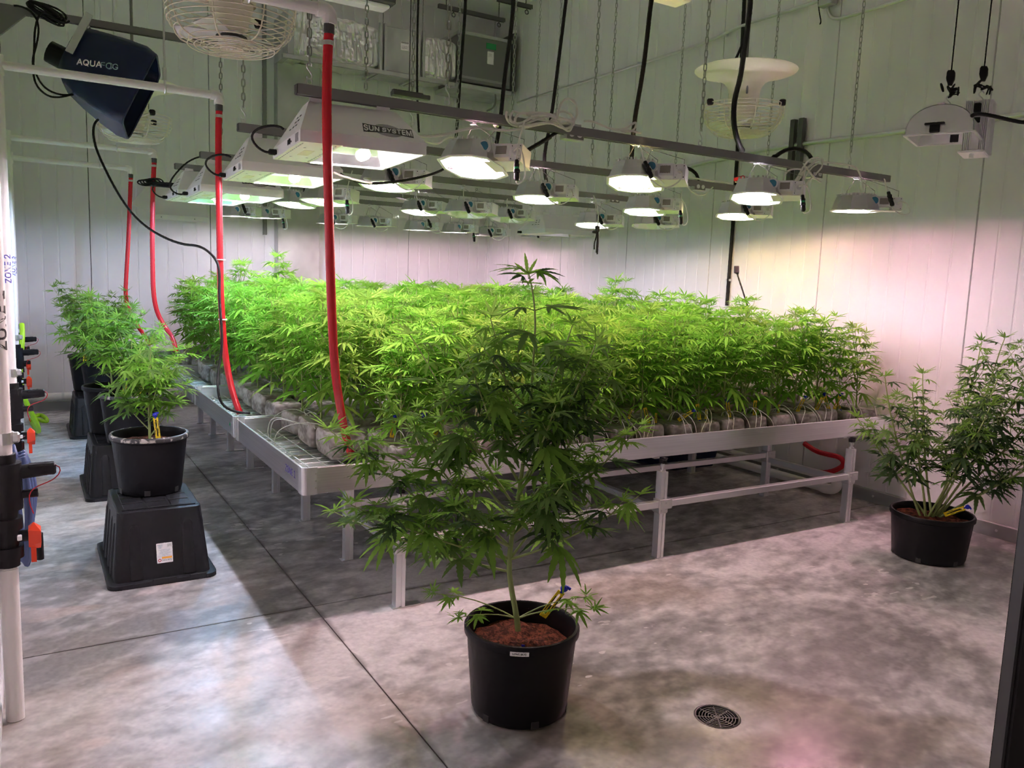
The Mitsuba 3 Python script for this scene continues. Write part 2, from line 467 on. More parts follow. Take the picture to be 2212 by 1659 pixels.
# floor drain
t = thing('floor_drain', 'round cast iron floor drain grate set in the damp concrete', 'drain')
part(t, 'ring', lathe([(0.076, -0.004), (0.0755, -0.022), (0.0855, -0.022), (0.0855, 0.0005), (0.082, 0.002), (0.078, 0.001)], 40, (*DRAIN, 0), True), 'drain_iron')
part(t, 'grate', join(*[lathe([(r, -0.012), (r + 0.0032, -0.012), (r + 0.0032, -0.002), (r, -0.002)], 40, (*DRAIN, 0), True) for r in (0.010, 0.021, 0.032, 0.043, 0.054, 0.065)],
                      *[move(bx((0.0, -0.0026, -0.013), (0.078, 0.0026, -0.003)), (*DRAIN, 0), rz=k * math.pi / 4 + 0.2) for k in range(8)]), 'drain_iron')
part(t, 'basin', lathe([(0.0, -0.0295), (0.074, -0.0295), (0.076, -0.02)], 24, (*DRAIN, 0)), 'print_black')

# ================================================================= rolling benches
BX0, BX1, ZT, ZB = 1.03, 5.27, 0.722, 0.60
BENCH = [(3.48, 4.83), (4.87, 6.21), (6.25, 7.59), (7.63, 8.97)]
LEG_X = (1.495, 3.135, 4.84)
LEGS = [(3.465, 4.19), (4.99, 5.715), (6.495, 7.225), (8.005, 8.65)]


def bench(i):
    y0, y1 = BENCH[i]
    where = ('nearest the camera, marked ZONE 1 at its corner', 'second from the camera, behind the nearest one', 'third from the camera, under plants', 'farthest from the camera, by the back wall')[i]
    t = thing('rolling_bench', 'aluminium rolling grow bench ' + where, 'grow bench', 'grow benches')
    th = 0.012
    for nm, lo, hi in (('side_panel', (BX0 + 0.05, y0, ZB), (BX1 - 0.05, y0 + th, ZT)), ('side_panel', (BX0 + 0.05, y1 - th, ZB), (BX1 - 0.05, y1, ZT)),
                       ('side_panel', (BX0, y0 + 0.05, ZB), (BX0 + th, y1 - 0.05, ZT)), ('side_panel', (BX1 - th, y0 + 0.05, ZB), (BX1, y1 - 0.05, ZT))):
        part(t, nm, bx(lo, hi, 0.002), 'aluminium')
    for sx in (0, 1):
        for sy in (0, 1):
            cx, cy = (BX0, BX1)[sx], (y0, y1)[sy]
            gx, gy = (1, -1)[sx], (1, -1)[sy]
            a = np.radians(np.linspace(180, 270, 7))
            out = [(0.068, 0.0), (0.020, 0.0)] + [(0.020 + 0.0215 * math.cos(q), 0.020 + 0.0215 * math.sin(q)) for q in a[::-1]] + [(0.0, 0.068)]
            inn = [(0.008, 0.068), (0.008, 0.026), (0.026, 0.008), (0.068, 0.008)]
            m = prism(Polygon([(x, y) for x, y in out + inn]).buffer(0), ZT - ZB + 0.004, ZB - 0.001)
            v = m[0] * [gx, gy, 1] + [cx, cy, 0] - np.array([gx, gy, 0]) * 0.0025
            part(t, 'corner_cap', (v, m[1]), 'aluminium_plain', smooth=30)
            for zz in (0.63, 0.662, 0.695):
                if sy == 0:
                    part(t, 'rivet', lathe([(0, 0), (0.0035, 0.0), (0.006, 0.002), (0.007, 0.004), (0.007, 0.007)], 10) if False else rod((cx + gx * 0.058, y0 - 0.0055, zz), (cx + gx * 0.058, y0 + 0.0, zz), 0.0045, 8), 'zinc')
    part(t, 'tray_sheet', bx((BX0 + 0.01, y0 + 0.01, 0.622), (BX1 - 0.01, y1 - 0.01, 0.632)), 'tray_sheet')
    # wire mesh lying in the tray, where the plants leave it bare
    xr = 2.2 if i == 0 else 1.75
    xs, ys = np.arange(BX0 + 0.03, xr, 0.088), np.arange(y0 + 0.03, y1 - 0.02, 0.094)
    wires = [rod((x, y0 + 0.014, 0.652), (x, y1 - 0.014, 0.652), 0.0032, 5) for x in xs] + [rod((BX0 + 0.014, y, 0.646), (xr, y, 0.646), 0.0032, 5) for y in ys]
    part(t, 'wire_mesh', join(*wires), 'zinc')
    part(t, 'floor_rib', bx((BX0 + 0.012, (y0 + y1) / 2 - 0.02, 0.602), (BX1 - 0.012, (y0 + y1) / 2 + 0.02, 0.622)), 'aluminium_plain')
    # stand
    for x in LEG_X:
        for k, y in enumerate(LEGS[i]):
            pts = [(0.024, 0.024), (-0.024, 0.024), (-0.024, -0.024), (-0.006, -0.024), (-0.005, -0.019), (0.005, -0.019), (0.006, -0.024), (0.024, -0.024)]
            part(t, 'leg', move(prism(Polygon(pts), 0.515, 0.004), (x, y, 0)), 'aluminium_plain')
            part(t, 'foot', cbx(x + 0.035, y, 0.003, 0.15, 0.05, 0.006, 0.001), 'zinc')
            part(t, 'jack', join(rod((x, y, 0.515), (x, y, 0.585), 0.011, 10), lathe([(0.0, 0.519), (0.019, 0.519), (0.019, 0.530), (0, 0.530)], 12, (x, y, 0)), lathe([(0, 0.548), (0.016, 0.548), (0.016, 0.56), (0, 0.56)], 12, (x, y, 0))), 'zinc', smooth=30)
            part(t, 'jack_head', join(cbx(x, y, 0.578, 0.034, 0.034, 0.026, 0.003), cbx(x + 0.01, y, 0.594, 0.03, 0.03, 0.010, 0.002)), 'black_plastic')
            part(t, 'bracket', join(cbx(x, y, 0.315, 0.064, 0.064, 0.085, 0.004), cbx(x + 0.045, y, 0.325, 0.05, 0.05, 0.06, 0.003)), 'zinc')
            for zz in (0.293, 0.335):
                part(t, 'bolt', join(rod((x - 0.018, y - 0.038, zz), (x - 0.018, y - 0.03, zz), 0.006, 6), rod((x + 0.018, y - 0.038, zz), (x + 0.018, y - 0.03, zz), 0.006, 6)), 'zinc')
        part(t, 'cross_rail', cbx(x, sum(LEGS[i]) / 2, 0.292, 0.038, LEGS[i][1] - LEGS[i][0] - 0.03, 0.038, 0.003), 'aluminium_plain')
        part(t, 'support_beam', cbx(x, sum(LEGS[i]) / 2 + 0.15, 0.5905, 0.04, 0.92, 0.019, 0.002), 'aluminium_plain')
    for y in LEGS[i]:
        for xa, xb in zip(LEG_X, LEG_X[1:]):
            part(t, 'long_rail', cbx((xa + xb) / 2, y, 0.325, xb - xa - 0.03, 0.040, 0.040, 0.003), 'aluminium_plain')
    if i == 0:
        tx = text('ZONE 1', 0.034, 0.0006)
        part(t, 'lettering', frame_move(tx, (BX0 - 0.0004, y0 + 0.20, 0.668), (0, -1, 0), (0, 0, 1), (-1, 0, 0)), 'print_blue')
    else:
        part(t, 'sticker', cbx(BX0 - 0.0005, y0 + 0.12, 0.66, 0.001, 0.022, 0.018, 0), 'green_plastic')
    return t


for i in range(4):
    bench(i)
# ================================================================= light rails and chains
ROWS = [3.45, 4.57, 5.78, 6.70, 8.30, 7.40]
RZ = [2.362, 2.362, 2.352, 2.365, 2.36, 2.36]          # tops of the rails
C_PROFILE = Polygon([(-0.0205, 0), (0.0205, 0), (0.0205, -0.043), (0.0115, -0.043), (0.0115, -0.036), (0.0135, -0.036), (0.0135, -0.0405), (0.0178, -0.0405), (0.0178, -0.003),
                     (-0.0178, -0.003), (-0.0178, -0.0405), (-0.0135, -0.0405), (-0.0135, -0.036), (-0.0115, -0.036), (-0.0115, -0.043), (-0.0205, -0.043)])


def strut_x(x0, x1, y, ztop):
    v, f = prism(C_PROFILE, x1 - x0)
    return np.stack([x0 + v[:, 2], y + v[:, 0], ztop + v[:, 1]], 1), f


def strut_y(y0, y1, x, ztop):
    v, f = prism(C_PROFILE, y1 - y0)
    return np.stack([x + v[:, 0], y0 + v[:, 2], ztop + v[:, 1]], 1), f[:, ::-1]


RAIL_X = [(0.99, 4.94), (1.0, 4.95), (1.02, 5.22), (1.0, 4.95), (1.0, 4.6), (1.6, 4.5)]
RAIL_SAY = ['carrying the first row of grow lamps, nearest the camera', 'carrying the second row of grow lamps', 'carrying the third row of grow lamps', 'carrying the fourth row of grow lamps', 'carrying the farthest row of grow lamps', 'carrying the unlit white hood']
for y, z, (a, b), s in zip(ROWS, RZ, RAIL_X, RAIL_SAY):
    t = thing('strut_rail', 'grey steel strut rail ' + s, 'rail', 'light rails')
    part(t, 'channel', strut_x(a, b, y, z), 'strut_gray')
    for e in (a, b):
        part(t, 'end_cap', cbx(e + (0.002 if e == b else -0.002), y, z - 0.021, 0.004, 0.037, 0.037), 'strut_dark')

LINK = None


def chain_mesh(a, b, scale=1.0):
    """Welded links from a down to b."""
    global LINK
    if LINK is None:
        p = []
        for k in range(10):
            an = 2 * math.pi * k / 10
            p.append([0.0075 * math.cos(an), 0, 0.0075 * math.sin(an) + (0.0105 if math.sin(an) > 0.01 else -0.0105 if math.sin(an) < -0.01 else 0)])
        p = np.array(p)
        a4 = np.arange(4) * math.pi / 2
        c = np.zeros((10, 4, 3))
        for k in range(10):
            tan = p[(k + 1) % 10] - p[k - 1]
            tan /= np.linalg.norm(tan)
            nn = np.cross(tan, [0, 1, 0])
            c[k] = p[k] + 0.0028 * (np.cos(a4)[:, None] * nn + np.sin(a4)[:, None] * np.array([0, 1, 0]))
        q = [[k * 4 + j, k * 4 + (j + 1) % 4, ((k + 1) % 10) * 4 + (j + 1) % 4, ((k + 1) % 10) * 4 + j] for k in range(10) for j in range(4)]
        LINK = c.reshape(-1, 3), quads(q)
    a, b = np.asarray(a, float), np.asarray(b, float)
    L = np.linalg.norm(b - a)
    n = max(2, int(L / (0.0305 * scale)))
    ez = (a - b) / L
    ex = np.cross([0.3, 1, 0], ez)
    ex /= np.linalg.norm(ex)
    ey = np.cross(ez, ex)
    ms = []
    for k in range(n):
        o = a + (b - a) * (k + 0.5) / n
        q = (ex, ey) if k % 2 == 0 else (ey, -ex)
        ms.append((o + LINK[0] * scale @ np.array([q[0], q[1], ez]), LINK[1]))
    return join(*ms)


def hook_mesh(top, s=1.0):
    """An S-hook hanging from top and an eye bolt below it."""
    top = np.asarray(top, float)
    p = [(0.012, -0.012), (0.0, 0.0), (-0.012, -0.012), (0.0, -0.032), (0.012, -0.052), (0.0, -0.066), (-0.012, -0.056)]
    return tube(spline([top + np.array([x * s, 0.3 * x * s, z * s]) for x, z in p], 20), 0.0035 * s, 6)


CHAINS = [  # (pixel of the lower end, row, top pixel, how it is told apart)
    ((966, 214), 0, (968, 0), 'hooked to the nearest rail above the first pink lamp'),
    ((1513, 304), 0, (1527, 0), 'hooked to the nearest rail in front of the caged fan'),
    ((1836, 348), 0, (1868, 0), 'hooked to the nearest rail close to its free end'),
    ((790, 215), 1, (785, 0), 'seen beside the second red hose pipe, on the second rail'),
    ((890, 262), 1, (893, 0), 'on the second rail, behind the lettered hood'),
    ((1278, 352), 1, (1292, 0), 'hooked to the second rail, behind the coiled white cord'),
    ((1655, 380), 1, (1682, 0), 'on the second rail, passing behind the caged fan'),
    ((985, 330), 2, (994, 0), 'on the third rail, beside the slotted strut'),
    ((1103, 340), 2, (1120, 0), 'on the third rail, below the right end of the air duct'),
    ((1313, 372), 2, (1332, 0), 'on the third rail, beside the thick black cable'),
    ((1455, 425), 2, (1481, 0), 'on the third rail, right of the thick black cable'),
    ((478, 320), 2, (475, 0), 'on the third rail, over the white hoods behind the red hoses'),
    ((526, 262), 1, (521, 0), 'on the second rail, over the second white hood'),
    ((668, 178), 0, (672, 0), 'on the nearest rail, at its end above the lettered hood'),
    ((1195, 418), 3, (1205, 0), 'on the fourth rail, near the black cables'),
    ((1150, 450), 5, (1165, 0), 'on the rail of the unlit white hood'),
]
for (bx_, by_), row, (tx_, ty_), say in CHAINS:
    lo = P(bx_, by_, y=ROWS[row])
    lo[2] = max(lo[2], RZ[row] + 0.03)
    hi = np.array([lo[0] + 0.004, lo[1], CEILING])
    t = thing('hanging_chain', 'zinc chain ' + say, 'chain', 'rail suspension chains')
    part(t, 'links', chain_mesh(hi, lo + [0, 0, 0.055], 1.15), 'chain_zinc', smooth=False)
    part(t, 'hook', hook_mesh(lo + [0, 0, 0.062]), 'zinc', smooth=True)
    part(t, 'eye_bolt', join(move(ring(0.012, 0.0035, n=16), lo + [0, 0, -0.014], rx=math.pi / 2), rod(lo + [0, 0, -0.026], (lo[0], lo[1], RZ[row] - 0.004), 0.004, 6)), 'zinc', smooth=True)

# ================================================================= small hammered lamps
OCT = [(-0.165, 0.0), (-0.135, -0.105), (-0.05, -0.145), (0.06, -0.145), (0.135, -0.105), (0.160, 0.0), (0.135, 0.105), (0.06, 0.145), (-0.05, 0.145), (-0.135, 0.105)]
OCT = np.array(OCT) * [1.02, 1.14]


def oct_ring(k, z, grow=0.0, cx=0.0):
    return np.column_stack([OCT[:, 0] * k + np.sign(OCT[:, 0]) * grow + cx, OCT[:, 1] * k + np.sign(OCT[:, 1]) * grow, np.full(len(OCT), z)])


LAMP_YAW, LAMP_S = -52.0, 0.88
YC, YS_ = math.cos(math.radians(LAMP_YAW)), -math.sin(math.radians(LAMP_YAW))


def lamp_meshes():
    m = {}
    outer = [oct_ring(1.02, 0.0, 0.010), oct_ring(1.0, 0.004, 0.002), oct_ring(0.92, 0.05, 0.002), oct_ring(0.80, 0.105, 0.002), oct_ring(0.30, 0.130, 0.002)]
    inner = [oct_ring(0.30, 0.130, 0.002), oct_ring(0.29, 0.125), oct_ring(0.79, 0.100), oct_ring(0.91, 0.048), oct_ring(0.985, 0.002), oct_ring(1.0, -0.002, 0.008)]
    m['reflector'] = ('hammered', loft(outer, False, False), False)
    m['reflector_lining'] = ('hammered_in', loft(inner, False, False), False)
    m['rim'] = ('white_metal', loft([oct_ring(1.0, -0.003, 0.012), oct_ring(1.0, 0.003, 0.012), oct_ring(1.0, 0.003, -0.002), oct_ring(1.0, -0.003, -0.002), oct_ring(1.0, -0.003, 0.012)], False, False), False)
    beads = [np.array([x * 0.78, y * 0.78, 0.112]) for x, y in OCT]
    m['fold_tab'] = ('zinc', join(*[cbx(*(b * [1, 1, 1] * (1 - u) + c * u), 0.014, 0.014, 0.016, 0.003) for b, c in zip(beads, beads[1:] + beads[:1]) for u in (0.0, 0.33, 0.66)]), False)
    box_ = [bx((0.105, -0.058, 0.030), (0.235, 0.058, 0.105), 0.004)]
    m['socket_bracket'] = ('white_metal', join(*box_), False)
    m['bracket_window'] = ('window_gray', join(cbx(0.182, -0.0585, 0.068, 0.062, 0.002, 0.044), cbx(0.182, 0.0585, 0.068, 0.062, 0.002, 0.044)), False)
    m['end_box'] = ('white_metal', bx((0.235, -0.062, 0.006), (0.302, 0.062, 0.098), 0.003), False)
    m['end_screw'] = ('print_black', join(*[rod((x, -0.0635, z), (x, -0.061, z), 0.0032, 6) for x in (0.246, 0.292) for z in (0.018, 0.086)]), False)
    m['connector'] = ('zinc', join(rod((0.270, -0.080, 0.052), (0.270, -0.060, 0.052), 0.013, 10), *[rod((0.270 + 0.02 * a, -0.068, 0.052 + 0.02 * b), (0.270 + 0.02 * a, -0.060, 0.052 + 0.02 * b), 0.004, 6) for a in (-1, 1) for b in (-1, 1)]), False)
    m['bottom_plate'] = ('cream_panel', hull([(0.10, -0.075, 0.0), (0.305, -0.068, 0.0), (0.305, 0.068, 0.0), (0.10, 0.075, 0.0), (0.10, -0.075, 0.005), (0.305, -0.068, 0.005), (0.305, 0.068, 0.005), (0.10, 0.075, 0.005)]), False)
    m['cap_ring'] = ('white_metal', move(lathe([(0, 0), (0.036, 0), (0.036, 0.014), (0.0, 0.014)], 24), (0.108, -0.098, 0.068), rx=math.pi / 2), False)
    m['cap'] = ('teal_cap', move(lathe([(0, 0), (0.025, 0), (0.027, 0.006), (0.023, 0.009), (0.0, 0.009)], 20), (0.108, -0.111, 0.068), rx=math.pi / 2), False)
    wires = []
    for xe, xs in ((-0.03, (-0.07, 0.12)), (0.10, (0.055, 0.28))):
        top = np.array([xe * YC, xe * YS_, 0.235])
        for x in xs:
            wires.append(tube(np.array([[x, 0.0, 0.10], [x, 0, 0.145], top * 0.75 + np.array([x, 0, 0.155]) * 0.25, top]), 0.0019, 5))
        wires.append(move(ring(0.010, 0.0022, n=14, k=5), top + [0, 0, 0.009], rx=math.pi / 2))
    m['hanger_wire'] = ('strut_gray', join(*wires), False)
    return m


LAMP = {k: (mt, mikit.ply(tidy(ms), mt, smooth=sm)) for k, (mt, ms, sm) in lamp_meshes().items()}
BULB = mikit.ply(tidy(move(lathe([(0, -0.062), (0.010, -0.058), (0.016, -0.045), (0.016, 0.045), (0.010, 0.058), (0, 0.062)], 12), (0.0, 0, 0.013), ry=math.pi / 2)), 'print_white', smooth=True)
BULB_OFF = mikit.ply(tidy(move(lathe([(0, -0.062), (0.010, -0.058), (0.016, -0.045), (0.016, 0.045), (0.010, 0.058), (0, 0.062)], 12), (0.0, 0, 0.040), ry=math.pi / 2)), 'cream_plastic', smooth=True)
PLUG = [(0, 0), (0.010, 0.0), (0.012, 0.006), (0.012, 0.022), (0.0165, 0.026), (0.0165, 0.036), (0.0145, 0.040), (0.0145, 0.050), (0.0175, 0.054), (0.0175, 0.066), (0.014, 0.070), (0.016, 0.098), (0.011, 0.108), (0, 0.112)]
WHITE, PINK, WARM, YELLOW, ROSE, AQUA = (1.07, 0.89, 1.05), (1.55, 0.70, 0.92), (1.10, 0.89, 0.95), (1.12, 0.80, 0.30), (1.32, 0.78, 0.98), (0.75, 0.95, 1.12)
LAMPS = [  # mouth pixel, row, colour or None, plug style, label
    ((1022, 362), 0, PINK, 1, 'lit pink inside, first in the nearest row after the lettered white hood'),
    ((1373, 397), 0, YELLOW, 0, 'glowing yellow green, second in the nearest row, black plug across it'),
    ((1634, 429), 0, WHITE, 1, 'shining bright white, third in the nearest row beside the coiled cord'),
    ((1848, 456), 0, PINK, 2, 'casting pink on the wall, last in the nearest row'),
    ((835, 403), 1, WHITE, 0, 'shining white right under the lettered hood'),
    ((1160, 431), 1, ROSE, 0, 'glowing rose with a black plug across it, second in the second row'),
    ((1392, 458), 1, WARM, 1, 'shining white, green collared plug at its end, third in the second row'),
    ((1590, 468), 1, YELLOW, 0, 'glowing amber yellow in front of the black wall cable'),
    ((700, 437), 2, WHITE, 1, 'shining white behind the second red hose'),
    ((1003, 464), 2, None, 0, 'dark mouthed and unlit with a black plug across it, third row'),
    ((1280, 487), 2, WHITE, 0, 'partly hidden behind the unlit white hood, third row'),
    ((1402, 489), 2, None, 0, 'unlit with a teal tinted mouth, last in the third row'),
    ((636, 443), 3, WHITE, 2, 'shining white under the second white hood, fourth row'),
    ((905, 459), 3, WHITE, 0, 'shining white behind the clear plastic sleeve'),
    ((1095, 475), 3, None, 0, 'unlit and silver mouthed, fourth row'),
    ((508, 467), 4, WHITE, 2, 'first in the farthest row, shining white under the hoods'),
    ((572, 471), 4, WHITE, 1, 'second in the farthest row, its plug hanging before the metal column'),
    ((720, 483), 4, WARM, 0, 'third in the farthest row, just right of the second red hose'),
    ((803, 489), 4, None, 0, 'unlit with a reddish mouth, fourth in the farthest row'),
    ((903, 497), 4, ROSE, 2, 'fifth in the farthest row, below the clear plastic sleeve'),
    ((983, 502), 4, ROSE, 1, 'sixth in the farthest row, shining white before the pink wall'),
    ((1055, 510), 4, None, 0, 'unlit, seventh in the farthest row near the room corner'),
    ((1153, 512), 4, None, 0, 'unlit, last in the farthest row under the unlit white hood'),
]


def grow_lamp(i):
    (px, py), row, col, style, say = LAMPS[i]
    rng = random.Random(100 + i)
    o = P(px, py, y=ROWS[row])
    t = thing('grow_lamp', 'small grow lamp ' + say, 'grow lamp', 'hammered grow lamps')
    W_ = T().translate(o.tolist()).rotate([0, 0, 1], LAMP_YAW + rng.uniform(-5, 5)).rotate([1, 0, 0], {0: -13, 1: -11, 2: -9, 3: 1}.get(i, 2 if row == 4 else -6)).scale(LAMP_S)
    for k, (mt, ply_) in LAMP.items():
        part(t, k, ply_, mt, to_world=W_)
    if col:
        c = [LAMP_POWER * q * (1.15 if row == 4 else 1.2 if i == 3 else 1.0) for q in col]
        part(t, 'burner', {**BULB, 'emitter': {'type': 'area', 'radiance': rgb(*c)}}, None, to_world=W_)
    else:
        part(t, 'burner', BULB_OFF, None, to_world=W_)
    # hooks up to the rail
    up = (RZ[row] - 0.043 - o[2]) / LAMP_S
    hooks = []
    for xe in (-0.03, 0.10):
        top = np.array([xe * YC, xe * YS_, 0.235 + 0.02])
        n = max(up, 0.262)
        hooks += [rod(top, (top[0], top[1], n), 0.003, 6), lathe([(0, 0), (0.017, 0), (0.017, 0.004), (0, 0.004)], 10, (top[0], top[1], n - 0.002))]
    part(t, 'hook', join(*hooks), 'zinc', to_world=W_)
    part(t, 'clip', move(join(cbx(0, -0.006, 0.235, 0.040, 0.010, 0.022, 0.003), cbx(-0.005, -0.012, 0.240, 0.016, 0.004, 0.008)), (-0.03 * YC, -0.03 * YS_, 0)), 'white_metal', to_world=W_)
    # cord and plug
    e = np.array([0.270, -0.082, 0.052])
    if style == 0:
        a, b = np.array([0.075, -0.15, 0.085]), np.array([0.125, -0.15, -0.015])
        path = [e, e + [0.03, -0.025, -0.035], (0.22, -0.12, -0.055), (0.165, -0.145, -0.045), b]
        up_ = [a, a + [-0.02, 0, 0.05], (0.03, -0.10, 0.20), (0.0, -0.03, up - 0.01)]
    elif style == 1:
        a, b = np.array([0.30, -0.10, -0.005]), np.array([0.315, -0.10, -0.105])
        path = [e, e + [0.035, -0.02, 0.005], (0.352, -0.10, -0.05), (0.345, -0.10, -0.12), (0.325, -0.10, -0.128), b]
        up_ = [a, a + [-0.005, 0.0, 0.05], (0.30, -0.085, 0.16), (0.28, -0.03, up - 0.01)]
    else:
        a, b = np.array([0.19, -0.13, 0.13]), np.array([0.23, -0.13, 0.03])
        path = [e, e + [0.05, -0.02, 0.0], (0.345, -0.11, -0.02), (0.29, -0.13, -0.025), b]
        up_ = [a, a + [-0.02, 0, 0.04], (0.17, -0.09, 0.2), (0.17, -0.03, up - 0.01)]
    jit = rng.uniform(-0.01, 0.01)
    part(t, 'cord', join(tube(spline(np.array(path) + [jit, 0, jit], 22), 0.0042, 6), tube(spline(up_, 16), 0.0042, 6)), 'cord_white', smooth=True, to_world=W_)
    d = b - a
    L = np.linalg.norm(d)
    ez = d / L
    ex = np.cross(ez, [0, 1, 0]); ex /= np.linalg.norm(ex)
    pk = part(t, 'plug', frame_move(lathe(PLUG, 12), a, ex, np.cross(ez, ex), ez), 'black_plastic', smooth=30, to_world=W_)
    if style == 1:
        part(pk, 'collar', frame_move(lathe([(0.0, 0.040), (0.0152, 0.040), (0.0152, 0.052), (0.0, 0.052)], 12), a, ex, np.cross(ez, ex), ez), 'green_plastic', smooth=30, to_world=W_)


for i in range(len(LAMPS)):
    grow_lamp(i)

# ================================================================= big white hoods
HL, HD = 0.52, 0.62          # along the rail, across it


def hood_meshes():
    m = {}
    a, b = HL / 2, HD / 2
    q = lambda x0, x1, y, z: [(x0, -y, z), (x1, -y, z), (x1, y, z), (x0, y, z)]
    low, mid, top = q(-a, a, b, 0.0), q(-a, a, b, 0.045), q(-a + 0.085, a - 0.055, 0.055, 0.205)
    th = 0.003
    ilow, imid, itop = q(-a + th, a - th, b - th, 0.0), q(-a + th, a - th, b - th, 0.044), q(-a + 0.086, a - 0.056, 0.053, 0.201)
    outer = loft([np.array(low), np.array(mid), np.array(top)], False, True)
    inner = loft([np.array(itop), np.array(imid), np.array(ilow), np.array(low)], True, False)
    m['hood'] = ('white_metal', join(outer, inner), False)
    m['hanging_tab'] = ('white_metal', join(*[bx((x - 0.03, -0.050, 0.200), (x + 0.03, -0.046, 0.228), 0.001) for x in (-a + 0.12, a - 0.11)], *[tube(spline([(x - 0.02, -0.045, 0.215), (x, -0.02, 0.245), (x + 0.02, 0.02, 0.245), (x + 0.02, 0.03, 0.215)], 10), 0.004, 6) for x in (-a + 0.12, a - 0.11)]), False)
    # ballast bay under the left end, open reflector to the right
    m['ballast_plate'] = ('cream_panel', bx((-a + 0.004, -b + 0.004, 0.0), (-a + 0.165, b - 0.004, 0.005)), False)
    slots = [cbx(-a + 0.018, y, -0.0005, 0.004, 0.020, 0.002) for y in np.linspace(-b + 0.05, b - 0.05, 14)] + [cbx(-a + 0.150, y, -0.0005, 0.004, 0.020, 0.002) for y in np.linspace(-b + 0.05, b - 0.05, 14)]
    slots += [rod((-a + x, y, -0.001), (-a + x, y, 0.001), 0.006, 8) for x in (0.05, 0.12) for y in (-0.15, 0.15)]
    m['plate_slot'] = ('print_gray', join(*slots), False)
    m['plate_label'] = ('pale_label', cbx(-a + 0.085, 0.0, -0.0006, 0.045, 0.16, 0.001), False)
    r0, r1 = -a + 0.168, a - 0.004
    rim = [np.array([(r0, -b + 0.006, 0.001), (r1, -b + 0.006, 0.001), (r1, b - 0.006, 0.001), (r0, b - 0.006, 0.001)]),
           np.array([(r0 + 0.02, -b + 0.035, 0.050), (r1 - 0.03, -b + 0.035, 0.050), (r1 - 0.03, b - 0.035, 0.050), (r0 + 0.02, b - 0.035, 0.050)]),
           np.array([(r0 + 0.06, -0.10, 0.145), (r1 - 0.10, -0.10, 0.145), (r1 - 0.10, 0.10, 0.145), (r0 + 0.06, 0.10, 0.145)])]
    m['reflector'] = ('mirror_metal', loft(rim, False, True), False)
    m['bottom_lip'] = ('white_metal', join(bx((r0, -b, -0.003), (r1 + 0.004, -b + 0.012, 0.002)), bx((r0, b - 0.012, -0.003), (r1 + 0.004, b, 0.002)), bx((r1 - 0.006, -b, -0.003), (r1 + 0.004, b, 0.002))), False)
    # left end: slanted panel with slots, straight skirt with switch and label
    p0, p1 = np.array([-a, 0, 0.045]), np.array([-a + 0.085, 0, 0.205])
    up = (p1 - p0) / np.linalg.norm(p1 - p0)
    out = np.array([-up[2], 0, up[0]])
    vents = []
    for r, ys in ((0.055, (-0.10, -0.04, 0.03)), (0.082, (-0.08, -0.02)), (0.108, (-0.065, 0.0))):
        for y in ys:
            vents.append(frame_move(cbx(0, 0, 0, 0.026, 0.006, 0.002), p0 + up * r + [0, y, 0] + out * 0.0006, (0, 1, 0), up, out))
    m['vent_slot'] = ('print_black', join(*vents), False)
    m['switch'] = ('black_plastic', join(cbx(-a - 0.002, -0.10, 0.026, 0.006, 0.018, 0.022, 0.001), cbx(-a - 0.001, -0.06, 0.026, 0.003, 0.010, 0.020), rod((-a - 0.003, -0.13, 0.022), (-a, -0.13, 0.022), 0.004, 8)), False)
    bars = [cbx(-a - 0.0006, -0.27 + 0.008 * k, 0.024, 0.001, (0.003, 0.005, 0.002)[k % 3], 0.034) for k in range(8)]
    m['end_label'] = ('print_gray', join(*bars), False)
    plug = np.array([-a - 0.005, 0.22, 0.012])
    m['power_plug'] = ('black_plastic', join(cbx(plug[0] - 0.012, plug[1], plug[2] + 0.008, 0.034, 0.030, 0.024, 0.004)), False)
    # logo on the near slope
    s0, s1 = np.array([0, -b, 0.045]), np.array([0, -0.055, 0.205])
    ey = (s1 - s0) / np.linalg.norm(s1 - s0)
    ez = np.array([0, -ey[2], ey[1]])
    o = s0 + ey * 0.085 + np.array([a - 0.145, 0, 0]) + ez * 0.0008
    bend = lambda v: np.column_stack([v[:, 0] + 0.30 * v[:, 1], v[:, 1] * (1.1 + 7.5 * np.abs(v[:, 0])) - 0.05 * v[:, 0], v[:, 2]])
    tx = text('SUN SYSTEM', 0.031, 0.0006, True)
    xs = np.linspace(-0.106, 0.106, 17)
    ban = prism(Polygon([(x, 0.0225) for x in xs] + [(x, -0.0225) for x in xs[::-1]]), 0.0006)
    tv = tx[0] * [0.205 / np.ptp(tx[0][:, 0]), 1, 1]
    m['logo_banner'] = ('print_black', frame_move((bend(ban[0]), ban[1]), o, (1, 0, 0), ey, ez), False)
    m['logo_letters'] = ('white_metal', frame_move((bend(tv) + [0, 0, 0.0007], tx[1]), o, (1, 0, 0), ey, ez), False)
    m['logo_disc'] = ('print_gray', frame_move(lathe([(0, 0.0004), (0.062, 0.0004), (0.062, -0.001)], 32), o - ez * 0.0004, (1, 0, 0), ey, ez), False)
    return m


